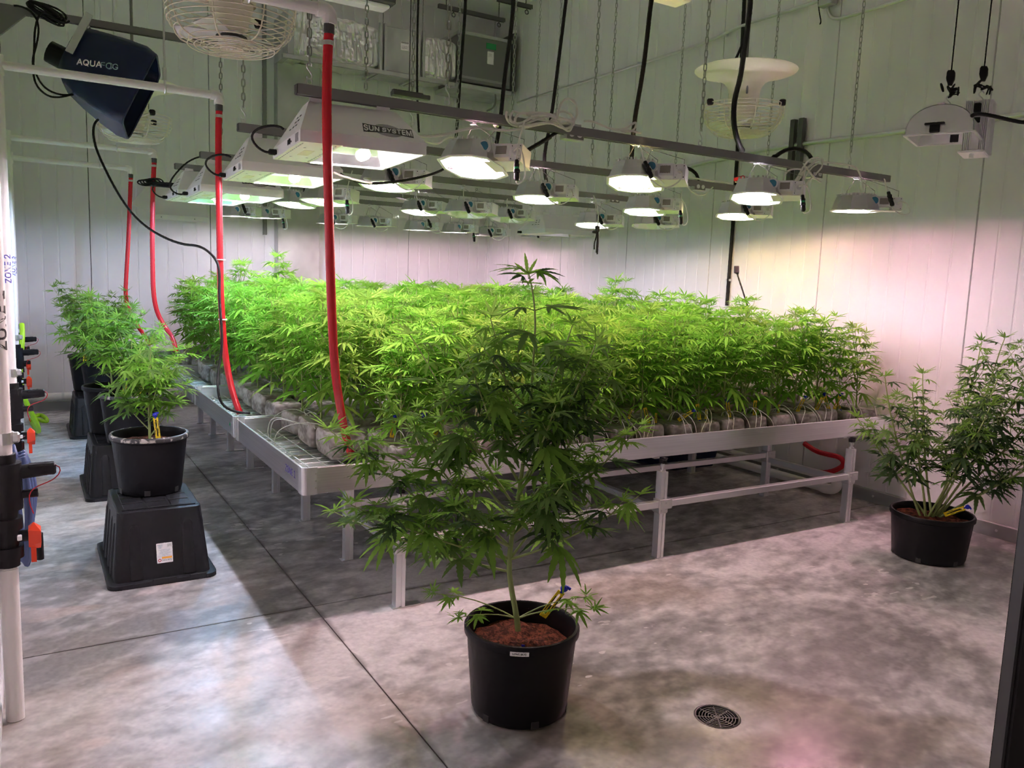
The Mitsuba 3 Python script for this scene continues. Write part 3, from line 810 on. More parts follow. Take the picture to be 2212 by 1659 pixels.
HOOD = {k: (mt, mikit.ply(tidy(ms), mt, smooth=sm)) for k, (mt, ms, sm) in hood_meshes().items()}
HBULB = mikit.ply(tidy(move(lathe([(0, -0.055), (0.018, -0.050), (0.026, -0.03), (0.026, 0.03), (0.018, 0.05), (0, 0.055)], 14), (0.07, -0.02, 0.014), rx=math.pi / 2)), 'print_white', smooth=True)
HOODS = [((1.225, 3.505, 2.098), -5, (1.03, 0.92, 1.0), 1, 'nearest of the four, lettered, behind the thickest red hose'),
         ((1.235, 4.60, 2.092), -3, (1.03, 0.89, 1.08), 1, 'second of the four, half hidden behind the nearest one'),
         ((1.235, 5.80, 2.072), -1, AQUA, 1, 'third of the four, with a black cord plugged into its end'),
         ((1.235, 6.72, 2.105), 0, (0.42, 0.84, 1.50), 1, 'farthest of the four, casting blue on the back wall')]


def hood(i):
    (x, y, z), rz, col, lit, say = HOODS[i]
    t = thing('grow_light_hood', 'white grow light hood, ' + say, 'grow light', 'white grow light hoods')
    W_ = T().translate([x, y, z]).rotate([0, 0, 1], rz)
    for k, (mt, ply_) in HOOD.items():
        part(t, k, ply_, mt, to_world=W_)
    c = [LAMP_POWER * 1.2 * q for q in col]
    part(t, 'burner', {**HBULB, 'emitter': {'type': 'area', 'radiance': rgb(*c)}}, None, to_world=W_)
    for xe in (-HL / 2 + 0.12, HL / 2 - 0.11):
        part(t, 'hook', rod((xe, 0, 0.235), (xe, 0, max(0.245, RZ[i] - 0.043 - z)), 0.0035, 6), 'zinc', to_world=W_)
    a = HL / 2
    if i in (0, 1, 3):
        p = [(-a - 0.02, 0.22, 0.020), (-a - 0.07, 0.23, 0.03), (-a - 0.105, 0.22, 0.075), (-a - 0.07, 0.18, 0.115), (-a + 0.02, 0.16, 0.115)]
    else:
        p = [(-a - 0.02, 0.22, 0.020), (-a - 0.08, 0.23, 0.02), (-a - 0.11, 0.23, 0.05), (-a - 0.08, 0.22, 0.14), (-a + 0.03, 0.20, 0.25), (-a + 0.20, 0.12, 0.27)]
    part(t, 'power_cord', tube(spline(p, 24), 0.0055, 8), 'black_rubber', smooth=True, to_world=W_)


for i in range(4):
    hood(i)
# an unlit hood turned end on, hung at the back
t = thing('grow_light_hood', 'unlit white grow light hood among the far small lamps', 'grow light')
o5 = P(1205, 508, y=7.40)
W_ = T().translate([o5[0], o5[1], o5[2]]).rotate([0, 0, 1], -4).scale([1.28, 1.0, 1.0])
for k in ('hood', 'hanging_tab', 'ballast_plate', 'reflector', 'bottom_lip', 'vent_slot', 'power_plug'):
    part(t, k, HOOD[k][1], HOOD[k][0], to_world=W_)
for xe in (-0.14, 0.15):
    part(t, 'hook', rod((xe, 0, 0.235), (xe, 0, RZ[5] - 0.043 - o5[2]), 0.0035, 6), 'zinc', to_world=W_)
# clear sleeve that hangs tilted under a lamp
o6 = P(870, 430, y=5.78)
ez = np.array([0.16, 0.0, 0.987]); ex = np.array([0.987, 0, -0.16])
sl = loft([rrect(0.050, 0.030, 0.012, -0.15, 3), rrect(0.050, 0.030, 0.012, 0.0, 3)], False, True)
t = thing('plastic_sleeve', 'clear plastic lamp sleeve hanging tilted among the far lamps', 'plastic sleeve')
part(t, 'sleeve', frame_move(sl, o6, ex, (0, 1, 0), ez), 'clear_plastic')
part(t, 'hanger_wire', rod(o6, (o6[0], o6[1], RZ[2] - 0.04), 0.0022, 5), 'zinc')
# ================================================================= leaves and plants
def leaflet(L, w, teeth, droop, fold, serrate):
    """One leaflet along +x from the origin."""
    n = teeth
    s = np.linspace(0, 1, n + 1)
    prof = lambda q: (np.maximum(q, 0) ** 0.62) * (np.maximum(1 - q, 0) ** 0.85) * 1.78
    z = lambda q: -droop * L * np.maximum(q, 0) ** 1.8
    pts, tris = [], []

    def add(q, side, k):
        pts.append([q * L, side * w * prof(q) * k, z(q) + fold * w * prof(q) * k * abs(side)])
        return len(pts) - 1

    cen = [add(q, 0, 0) for q in s]
    for side in (1, -1):
        if serrate:
            ins = [add(q, side, 0.80) if 0 < i < n else cen[i] for i, q in enumerate(s)]
            outs = [add(s[i] + 0.62 / n, side, 1.12) for i in range(n)]
            for i in range(n):
                tr = [[cen[i], ins[i], outs[i]], [cen[i], outs[i], cen[i + 1]], [cen[i + 1], outs[i], ins[i + 1]]]
                tris += [[a, c, b] if side > 0 else [a, b, c] for a, b, c in tr if len({a, b, c}) == 3]
        else:
            ins = [add(q, side, 1.0) if 0 < i < n else cen[i] for i, q in enumerate(s)]
            for i in range(n):
                tr = [[cen[i], ins[i], ins[i + 1]], [cen[i], ins[i + 1], cen[i + 1]]]
                tris += [[a, c, b] if side > 0 else [a, b, c] for a, b, c in tr if len({a, b, c}) == 3]
    return np.array(pts), np.array(tris)


def palm_leaf(fingers, teeth, droop, fold, petiole, serrate, width, rng, pitch=0.0):
    """A palmate leaf of unit length: petiole from the origin along +x, then leaflets."""
    half = fingers // 2
    ang = {0: [0], 1: [0, 42], 2: [0, 33, 74], 3: [0, 27, 58, 98], 4: [0, 24, 50, 80, 115]}[half]
    lng = {0: [1], 1: [1, .74], 2: [1, .86, .56], 3: [1, .90, .68, .36], 4: [1, .93, .76, .52, .28]}[half]
    ms = []
    for k in range(-half, half + 1):
        a = math.radians(ang[abs(k)]) * (1 if k > 0 else -1) * rng.uniform(0.92, 1.08)
        L = lng[abs(k)] * rng.uniform(0.94, 1.04)
        v, f = leaflet(L, width * (0.55 + 0.45 * L), max(3, int(teeth * (0.5 + 0.5 * L))), droop * rng.uniform(0.75, 1.25), fold, serrate)
        v = v @ rot(0, rng.uniform(-0.15, 0.15), rng.uniform(-0.08, 0.12)).T
        ms.append((v @ rot(a).T, f))
    v, f = join(*ms)
    v = v @ rot(0, 0, pitch).T
    end = np.array([petiole, 0, petiole * 0.08])
    pet = tube([(0, 0, 0), (petiole * 0.5, 0, petiole * 0.07), end], [0.014, 0.011, 0.009], 4, False)
    return join((v + end, f), pet)


R0 = random.Random(7)
FINE = [palm_leaf(7, 8, d, 0.20, 0.34, True, 0.128, R0, p) for d, p in ((0.16, 0.10), (0.30, 0.18), (0.42, 0.30), (0.24, 0.05), (0.50, 0.45))] + [palm_leaf(5, 8, 0.25, 0.20, 0.30, True, 0.135, R0, 0.15)]
COARSE = [palm_leaf(7, 4, d, 0.20, 0.30, False, 0.122, R0, p) for d, p in ((0.16, 0.08), (0.30, 0.15), (0.42, 0.25))] + [palm_leaf(5, 4, 0.26, 0.20, 0.28, False, 0.130, R0, 0.12)]
YOUNG_F = [palm_leaf(5, 6, 0.10, 0.35, 0.20, True, 0.100, R0, -0.1), palm_leaf(3, 6, 0.12, 0.35, 0.18, True, 0.11, R0, -0.1)]
YOUNG_C = [palm_leaf(5, 3, 0.10, 0.35, 0.20, False, 0.098, R0, -0.1), palm_leaf(3, 3, 0.12, 0.35, 0.18, False, 0.11, R0, -0.1)]


class Plant:
    """Stems (paths with radii) and leaves (kind, index, matrix) grown from numbers."""

    def __init__(self, seed):
        self.r = random.Random(seed)
        self.stems, self.leaves = [], []

    def leaf(self, at, az, el, size, young=False, roll=None):
        r = self.r
        roll = r.uniform(-0.35, 0.35) if roll is None else roll
        m = np.eye(4)
        m[:3, :3] = rot(az) @ rot(0, 0, -el) @ rot(0, roll) * size
        m[:3, 3] = at
        self.leaves.append((young, r.randrange(1000), m))

    def stem(self, pts, r0, r1):
        p = np.asarray(pts, float)
        self.stems.append((p, np.linspace(r0, r1, len(p))))

    def shoot(self, p0, dirn, length, nodes, r0, size, droop=0.0, az0=0.0, depth=0, rise=0.35, side=0.0, tip=4, bare=0.15):
        """A shoot with leaf pairs at its nodes; side > 0 gives side shoots of that share of its length."""
        r = self.r
        d = np.asarray(dirn, float) / np.linalg.norm(dirn)
        n = max(4, nodes * 2)
        pts = [np.asarray(p0, float)]
        cur = d.copy()
        for k in range(n):
            cur = cur + np.array([r.uniform(-.05, .05), r.uniform(-.05, .05), rise / n * 1.6 - droop / n])
            cur /= np.linalg.norm(cur)
            pts.append(pts[-1] + cur * length / n)
        self.stem(pts, r0, max(0.0011, r0 * 0.35))
        az = az0 + r.uniform(0, 3)
        for i in range(nodes):
            u = bare + (1 - bare) * (i + 0.5) / nodes
            k = u * n
            a = pts[int(k)] + (pts[min(n, int(k) + 1)] - pts[int(k)]) * (k - int(k))
            sz = size * (1.0 - 0.45 * max(0, u - 0.45) / 0.55) * r.uniform(0.75, 1.12)
            for sgn in (0, math.pi):
                aa = az + sgn + r.uniform(-0.3, 0.3)
                if r.random() < 0.86:
                    self.leaf(a, aa, r.uniform(0.05, 0.45) - droop * 0.4, sz)
                if depth == 0 and side > 0 and u < 0.86 and length * side > 0.05 and r.random() < 0.7:
                    ln = length * side * (1 - 0.55 * u) * r.uniform(0.7, 1.2)
                    self.shoot(a, (math.cos(aa), math.sin(aa), r.uniform(0.7, 1.2)), ln, max(2, int(ln / 0.055)), r0 * 0.45, size * 0.62, droop * 0.5, aa, 1, 0.3, 0, 3)
            az += math.pi / 2 + r.uniform(-0.3, 0.3)
        top = pts[-1]
        for k in range(tip):
            self.leaf(top, az + k * 2.0 + r.uniform(-.3, .3), r.uniform(0.35, 0.9), size * r.uniform(0.34, 0.58), True)
        return pts

    def stem_mesh(self, n=6):
        return join(*[tube(p, r, n if r[0] > 0.003 else 4) for p, r in self.stems])

    def pick(self, lib, ylib, young, i):
        return (ylib if young else lib)[i % len(ylib if young else lib)]

    def foliage(self, lib, ylib, keep=None):
        ms = []
        for k, (young, i, m) in enumerate(self.leaves):
            if keep is None or keep(k):
                v, f = self.pick(lib, ylib, young, i)
                ms.append((v @ m[:3, :3].T + m[:3, 3], f))
        return join(*ms)


# one file per leaf shape and tone, shared by every leaf that is a part of its own
def leaf_files(lib, mats):
    return [[mikit.ply(tidy(x), mt, smooth=True) for x in lib] for mt in mats]


def mat4(m):
    return T(m.tolist())


# ---------------------------------------------------------------- plants on the benches
def bench_plant(seed, h):
    p = Plant(seed)
    r = p.r
    base = np.array([0, 0, 0.118])
    lean = (r.uniform(-.05, .05), r.uniform(-.05, .05), 1)
    nn = 7
    n = 16
    pts = [base]
    cur = np.array([0, 0, 1.0])
    for k in range(n):
        cur = cur + np.array([r.uniform(-.04, .04) + lean[0] * .1, r.uniform(-.04, .04) + lean[1] * .1, 0])
        cur /= np.linalg.norm(cur)
        pts.append(pts[-1] + cur * h / n)
    p.stem(pts, 0.0060, 0.0022)
    az = r.uniform(0, 3)
    for i in range(nn):
        u = 0.16 + 0.84 * (i + 0.3) / nn
        k = u * n
        a = pts[int(k)] + (pts[min(n, int(k) + 1)] - pts[int(k)]) * (k - int(k))
        for sgn in (0, math.pi):
            aa = az + sgn + r.uniform(-0.25, 0.25)
            p.leaf(a, aa, r.uniform(0.0, 0.5) - 0.3 * (u < 0.35), (0.175 - 0.045 * max(0, u - 0.6) / 0.4) * r.uniform(0.8, 1.1))
            if u < 0.88:
                ln = (0.36 - 0.26 * u) * r.uniform(0.75, 1.15)
                p.shoot(a, (math.cos(aa), math.sin(aa), r.uniform(0.9, 1.5)), ln, min(3, max(1, int(ln / 0.085))), 0.0030, 0.135, 0.0, aa, 1, 0.5, 0, 3, 0.3)
        az += math.pi / 2 + r.uniform(-0.2, 0.2)
    for k in range(6):
        p.leaf(pts[-1], az + k * 1.1, r.uniform(0.2, 0.8), r.uniform(0.07, 0.12), k > 2)
    return p


def block_mesh(seed):
    r = np.random.default_rng(seed)
    rings = []
    for z, k in ((0.0, 0.93), (0.012, 1.0), (0.055, 1.02), (0.10, 1.0), (0.116, 0.95), (0.121, 0.88)):
        q = rrect(0.088 * k, 0.125 * k, 0.026, z, 4)
        rings.append(q)
    v, f = loft(rings)
    nz = meshkit.fbm(v * 14 + seed * 7.7, 3) - 0.5
    nrm = v - np.array([0, 0, 0.06])
    nrm /= np.linalg.norm(nrm, axis=1, keepdims=True)
    v = v + nrm * nz[:, None] * 0.016
    v[:, 2] = np.maximum(v[:, 2], 0.0)
    return v, f


N_VAR = 6
for k in range(N_VAR):
    p = bench_plant(500 + k, (0.62, 0.57, 0.66, 0.60, 0.64, 0.55)[k])
    blk = mikit.ply(tidy(block_mesh(k)), 'grow_block', smooth=40)
    stem = mikit.ply(tidy(p.stem_mesh(5)), 'stem_green', smooth=True)
    tone = 'leaf_bench' if k % 3 else 'leaf_bench_warm'
    scene[f'plant_kind_{k}'] = {'type': 'shapegroup', 'grow_block': blk, 'stem': stem, 'foliage': mikit.ply(tidy(p.foliage(COARSE, YOUNG_C)), tone, smooth=True)}
    # near kind: its larger leaves are parts of their own, the small growth at the tips one part
    files, yfiles = leaf_files(COARSE, [tone])[0], None
    big = sorted((i for i, q in enumerate(p.leaves) if not q[0]), key=lambda i: -p.leaves[i][2][2, 3] - 2.5 * np.linalg.norm(p.leaves[i][2][:3, 0]))[:60]
    near = {'type': 'shapegroup', 'grow_block': blk, 'stem': stem}
    for j, i in enumerate(big):
        young, idx, m = p.leaves[i]
        near['leaf' if j == 0 else f'leaf_{j:03d}'] = {**files[idx % len(files)], 'to_world': mat4(m)}
    bs = set(big)
    near['foliage'] = mikit.ply(tidy(p.foliage(COARSE, YOUNG_C, lambda q: q not in bs)), tone, smooth=True)
    scene[f'plant_near_{k}'] = near

GRID_X = 1.37 + 0.2185 * np.arange(18)
rg = random.Random(31)
PLANTS = []
SAY_B = ('nearest bench', 'second bench', 'third bench', 'farthest bench')
SAY_R = ('front row', 'second row', 'third row', 'back row')
for bi, (y0, y1) in enumerate(BENCH):
    for ri in range(4):
        for ci, x in enumerate(GRID_X):
            if ci == 0 and bi == 0 and ri == 0:
                continue
            xx, yy = x + rg.uniform(-0.02, 0.02), y0 + 0.165 + 0.335 * ri + rg.uniform(-0.012, 0.012)
            s = rg.uniform(0.89, 1.05) * (1.0 + (0.03 * min(ri, 2) if bi == 0 else 0.05))
            if ci >= 16 and bi == 0:
                s *= 0.92
            if bi == 3 and ci < 3:
                s *= 1.05
            near = bi == 0 and ri < 2
            vi = rg.randrange(N_VAR)
            edge = 'at its open left end' if ci == (1 if bi == ri == 0 else 0) else 'by the right wall' if ci == 17 else ''
            say = f'cannabis plant in the {SAY_R[ri]} of the {SAY_B[bi]}' + (' ' + edge if edge else '')
            key = thing('cannabis_plant', say, 'plant', f'cannabis plants in the {SAY_R[ri]} of the {SAY_B[bi]}')
            # the plant turns, the block stays square to the bench
            rz = rg.choice((0, 180)) + rg.uniform(-7, 7)
            tall = {(3, 1, 2): 1.22, (3, 2, 4): 1.25, (3, 3, 5): 1.15, (2, 1, 3): 1.10, (1, 2, 3): 1.08, (0, 3, 6): 1.08, (1, 1, 13): 1.10, (2, 2, 10): 1.10}.get((bi, ri, ci), 1.0)
            scene[key] = {'type': 'instance', 'to_world': T().translate([xx, yy, 0.6555]).rotate([0, 0, 1], rz).scale([s, s, s * tall]),
                          'group': {'type': 'ref', 'id': f'plant_near_{vi}' if near else f'plant_kind_{vi}'}}
            labels[key + '__foliage'] = {'kind': 'stuff'}
            PLANTS.append((xx, yy, bi, ri, ci))


# ---------------------------------------------------------------- pots, totes, potted plants
def pot_parts(t, c, r0, r1, h, zf, dusty=False, soil_h=0.06, rim=0.034):
    x, y, z = c
    # open pot with thickness, rim lip and foot notches
    prof = [(0.0, 0.002), (r0 - 0.018, 0.002), (r0 - 0.006, 0.006), (r0, 0.022), (r0 + (r1 - r0) * 0.93, h - rim), (r1, h - rim + 0.002), (r1 + 0.008, h - rim + 0.006), (r1 + 0.009, h - 0.008), (r1 + 0.004, h), (r1 - 0.006, h),
            (r1 - 0.010, h - 0.006), (r1 - 0.016, h - rim), (r0 - 0.01, 0.03), (0.0, 0.03)]
    part(t, 'pot', lathe(prof, 56, c), 'pot_black', smooth=35)
    if dusty:
        part(t, 'dusty_rim', lathe([(r1 + 0.0092, h - 0.022), (r1 + 0.0098, h - 0.008), (r1 + 0.005, h + 0.0006), (r1 - 0.006, h + 0.0006)], 56, c), 'rim_dusty', smooth=True)
    a = np.linspace(0, 2 * math.pi, 41)[:-1]
    rr = r1 - 0.015 - 0.02 * soil_h / 0.06 * 0.3
    pts, tri = [[0, 0]], []
    rad = np.linspace(0.1, 1, 12)
    for q in rad:
        pts += [[q * rr * math.cos(b), q * rr * math.sin(b)] for b in a]
    pts = np.array(pts)
    nz = meshkit.fbm(np.column_stack([pts * 16, pts[:, :1] * 0 + c[0] * 9]), 4)
    nf = meshkit.fbm(np.column_stack([pts * 75, pts[:, :1] * 0 + c[1] * 9]), 3)
    zz = h - soil_h + 0.045 * (nz - 0.5) + 0.022 * (nf - 0.5) - 0.012 * (np.linalg.norm(pts, axis=1) / rr) ** 2
    n = 40
    tri = [[0, 1 + j, 1 + (j + 1) % n] for j in range(n)]
    for k in range(len(rad) - 1):
        o, u = 1 + k * n, 1 + (k + 1) * n
        for j in range(n):
            tri += [[o + j, u + j, u + (j + 1) % n], [o + j, u + (j + 1) % n, o + (j + 1) % n]]
    part(t, 'soil', (np.column_stack([pts, zz]) + c, np.array(tri)), 'soil', smooth=True)
    part(t, 'drain_notch', join(*[move(cbx(r0 - 0.0005, 0, 0.022, 0.006, 0.030, 0.030, 0.002), c, rz=k * math.pi / 3 + 0.3) for k in range(6)]), 'print_black')


def emit_plant(t, p, origin, mats, stem_mat, cap=290, lib=None, ylib=None, ymat='leaf_young'):
    lib, ylib = lib or FINE, ylib or YOUNG_F
    o = np.asarray(origin, float)
    v, f = p.stem_mesh(8)
    part(t, 'stem', (v + o, f), stem_mat, smooth=True)
    files = leaf_files(lib, mats)
    order = sorted(range(len(p.leaves)), key=lambda i: -np.linalg.norm(p.leaves[i][2][:3, 0]))
    for i in order[:cap]:
        young, idx, m = p.leaves[i]
        m = m.copy(); m[:3, 3] += o
        if young:
            continue
        fl = files[(idx // 7) % len(mats)]
        part(t, 'leaf', fl[idx % len(fl)], None, to_world=mat4(m))
    rest = set(order[cap:]) | {i for i in order if p.leaves[i][0]}
    v, f = p.foliage(lib, ylib, lambda q: q in rest)
    part(t, 'tip_growth', (v + o, f), ymat, smooth=True, kind='stuff', label='small young leaves at the shoot tips')


def front_plant():
    t = thing('potted_cannabis_plant', 'tall bushy cannabis plant in a black pot with a LOVE BUG sticker on the rim', 'potted plant')
    c = np.array([1.540, 2.415, 0.0])
    pot_parts(t, c, 0.180, 0.206, 0.33, 0)
    p = Plant(11)
    r = p.r
    # main stem through the photograph's points
    way = [P(1119, 1362, y=2.40), P(1108, 1290, y=2.41), P(1100, 1230, y=2.42), P(1112, 1120, y=2.44), P(1130, 1000, y=2.46), P(1145, 880, y=2.47), P(1152, 780, y=2.47), P(1156, 690, y=2.47), P(1152, 640, y=2.47), P(1142, 590, y=2.47)]
    pts = spline(way, 30)
    p.stem(pts, 0.0115, 0.0024)
    top = pts[-1]
    for k, (az, el, sz) in enumerate(((3.3, 0.25, 0.125), (0.15, 0.50, 0.125), (2.6, 0.9, 0.10), (5.6, 0.15, 0.11), (1.2, 0.8, 0.10), (4.3, 0.1, 0.11))):
        p.leaf(top - [0, 0, 0.02 * (k % 3)], az, el, sz, k > 3)
    for u, az, el, sz in ((0.93, -0.55, 0.22, 0.155), (0.93, 2.7, 0.15, 0.13), (0.86, 3.6, 0.2, 0.17), (0.86, 0.4, 0.15, 0.15), (0.80, 2.2, 0.2, 0.15), (0.80, 5.2, 0.2, 0.15), (0.74, 0.2, 0.2, 0.16), (0.74, 3.4, 0.2, 0.16), (0.62, 1.6, .2, .15), (0.62, 4.6, .2, .16)):
        p.leaf(pts[int(u * 29)], az, el, sz)
    # limbs: start height share, world azimuth, rise, length
    cam = math.atan2(-c[1], -c[0])          # azimuth towards the camera
    right = cam + math.pi / 2      # towards the right of the picture
    limbs = []
    for k in range(5):
        u = 0.22 + 0.42 * k / 4
        limbs.append((u, right + k * 2.399 + 0.5, r.uniform(0.6, 1.1) + 0.25 * u, (0.60 - 0.35 * u) * r.uniform(0.85, 1.12)))
    left = right + math.pi
    limbs += [(0.26, left - 0.2, 0.85, 0.72), (0.30, right + 0.15, 0.70, 0.62), (0.24, left + 0.35, 0.30, 0.62), (0.22, right - 0.3, 0.40, 0.56), (0.36, left, 1.35, 0.74), (0.34, right, 1.4, 0.66),
              (0.42, left + 0.3, 1.5, 0.54), (0.40, right - 0.2, 1.9, 0.62), (0.28, cam + 0.5, 0.6, 0.40), (0.25, cam - 0.5, 0.5, 0.42), (0.5, left, 1.2, 0.44), (0.5, right + 0.2, 1.5, 0.44), (0.20, left - 0.1, 0.12, 0.70), (0.24, left + 0.1, 0.55, 0.80),
              (0.52, left + 0.2, 2.2, 0.50), (0.55, right, 2.4, 0.48), (0.44, right + 0.3, 1.5, 0.62)]
    for u, az, rise, ln in limbs:
        a = pts[int(u * 29)]
        p.shoot(a, (math.cos(az), math.sin(az), rise), ln, max(3, int(ln / 0.098)), 0.0052, 0.158, 0.15, az, 0, 0.26, 0.17, 3, 0.25)
    # low thin twigs that bend over the rim
    for az, ln, el in ((left - 0.1, 0.33, 0.55), (left + 0.5, 0.25, 0.5), (right + 0.3, 0.28, 0.6), (right - 0.25, 0.30, 0.62)):
        p.shoot(pts[1], (math.cos(az), math.sin(az), el), ln, 3, 0.0032, 0.10, 0.5, az, 1, 0.0, 0, 3, 0.55)
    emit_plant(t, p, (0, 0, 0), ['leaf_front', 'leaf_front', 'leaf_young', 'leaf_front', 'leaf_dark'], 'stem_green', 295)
    # name sticker on the rim, facing the camera
    ce = np.array([math.cos(cam - 0.02), math.sin(cam - 0.02), 0.0])
    ctr = c + ce * 0.2155 + np.array([0, 0, 0.309])
    ex = np.array([-ce[1], ce[0], 0])
    a = np.linspace(-0.155, 0.155, 9)
    R = 0.2158
    strip = []
    for k in a:
        d = np.array([math.cos(cam - 0.02 + k), math.sin(cam - 0.02 + k), 0])
        strip += [c + d * R + [0, 0, 0.301], c + d * (R + 0.0002) + [0, 0, 0.317]]
    q = quads([[2 * i, 2 * i + 2, 2 * i + 3, 2 * i + 1] for i in range(len(a) - 1)])
    st = part(t, 'name_sticker', (np.array(strip), q), 'print_white', label='white LOVE BUG name sticker')
    tv, tf = text('LOVE BUG', 0.0072, 0.0004, True)
    an = cam - 0.02 + tv[:, 0] / R
    tv = np.column_stack([np.cos(an) * (R + 0.0006 + tv[:, 2]), np.sin(an) * (R + 0.0006 + tv[:, 2]), tv[:, 1] + 0.309]) + c
    part(st, 'lettering', (tv, tf), 'print_black')
    return t, c


def tag_mesh(w=0.020, h=0.088):
    """A folded plant tag: two strips joined at the ends with a slot between."""
    return join(bx((-w / 2, -0.0008, 0), (-w * 0.14, 0.0008, h), 0), bx((w * 0.14, -0.0008, 0), (w / 2, 0.0008, h), 0), bx((-w / 2, -0.0008, 0), (w / 2, 0.0008, h * 0.12), 0), bx((-w / 2, -0.0008, h * 0.9), (w / 2, 0.0008, h), 0))


def plant_tag(foot, tilt, yaw, label, group, s=1.0, pale=False, bow=True):
    t = thing('plant_tag', label, 'plant tag', group)
    R = rot(yaw) @ rot(0, tilt * 0.25, tilt)
    v, f = tag_mesh()
    part(t, 'strip', (np.asarray(foot) + (v * s) @ R.T, f), 'pale_tag' if pale else 'yellow_tag')
    bars = join(*[cbx(x, -0.0012, z, 0.0022, 0.0006, 0.020 + 0.008 * (k % 2)) for k, (x, z) in enumerate(((-0.0072, 0.030), (-0.0048, 0.056), (0.0060, 0.034), (0.0078, 0.060)))])
    part(t, 'print', (np.asarray(foot) + (bars[0] * s) @ R.T, bars[1]), 'print_black')
    if bow:
        b = join(move(trimesh.creation.icosphere(1, 0.010), (0, -0.001, 0.100)), cbx(0, 0, 0.092, 0.006, 0.004, 0.016), cbx(0.009, 0, 0.107, 0.012, 0.004, 0.007))
        part(t, 'tie', (np.asarray(foot) + (b[0] * s) @ R.T, b[1]), 'blue_plastic')
    else:
        b = cbx(0, 0, -0.012, 0.006, 0.003, 0.026)
        part(t, 'tie', (np.asarray(foot) + (b[0] * s) @ R.T, b[1]), 'blue_plastic')
    return t


FACE = -math.radians(31)      # turns a tag's face to the camera side of the room
ft, fc = front_plant()
plant_tag(P(1172, 1332, y=2.41), 0.55, FACE, 'long yellow tag with blue tie leaning in the front pot', None, 1.45)
single('label_stake', frame_move(cbx(0, 0, 0, 0.012, 0.002, 0.075, 0.0006), fc + np.array([-0.085, -0.155, 0.29]), (math.cos(FACE), math.sin(FACE), 0), (-math.sin(FACE), math.cos(FACE), 0), (-0.12, 0.05, 0.99)), 'blue_plastic', 'blue plastic label stake at the front edge of the front pot', 'label stake')


def right_plant():
    t = thing('potted_cannabis_plant', 'spreading many-stemmed cannabis plant in a low black pot by the right wall', 'potted plant')
    c = np.array([4.69, 2.76, 0.0])
    pot_parts(t, c, 0.205, 0.228, 0.285, 0, soil_h=0.035)
    p = Plant(23)
    base = c + [0, 0, 0.25]
    rt = math.atan2(RIGHT[1], RIGHT[0])
    for k, (a, rise, ln, off) in enumerate(((rt + math.pi + 0.1, 1.9, 0.92, -0.07), (rt + math.pi - 0.3, 1.15, 0.72, -0.03), (rt + math.pi + 0.9, 2.6, 0.86, -0.04), (rt + 0.6, 2.3, 1.12, 0.02), (rt - 0.2, 1.75, 1.24, 0.02),
                                            (rt + 0.1, 1.2, 1.12, 0.04), (rt + 1.6, 2.2, 0.9, 0.0), (rt - 0.9, 1.9, 0.92, 0.0), (rt - 0.2, 0.72, 0.72, 0.05), (rt - 1.2, 2.4, 0.8, -0.02), (rt + 0.3, 3.2, 1.15, 0.01), (rt - 0.5, 0.95, 0.9, 0.05))):
        p.shoot(base + np.array([off * math.cos(rt), off * math.sin(rt), 0]), (math.cos(a), math.sin(a), rise), ln, max(5, int(ln / 0.11)), 0.0078, 0.158, 0.05, a, 0, 0.12, 0.24, 4, 0.30)
    # keep the crown clear of the wall behind it
    for q in p.stems:
        q[0][:, 0] = np.minimum(q[0][:, 0], X1 - 0.05)
    for y_, i_, m in p.leaves:
        m[0, 3] = min(m[0, 3], X1 - 0.14)
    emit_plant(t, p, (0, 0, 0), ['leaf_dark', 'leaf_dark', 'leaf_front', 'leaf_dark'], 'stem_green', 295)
    plant_tag(P(2040, 1112, y=2.66), 1.0, FACE - 0.3, 'yellow tag lying tilted on the soil of the low pot by the right wall', None, 1.35)


right_plant()


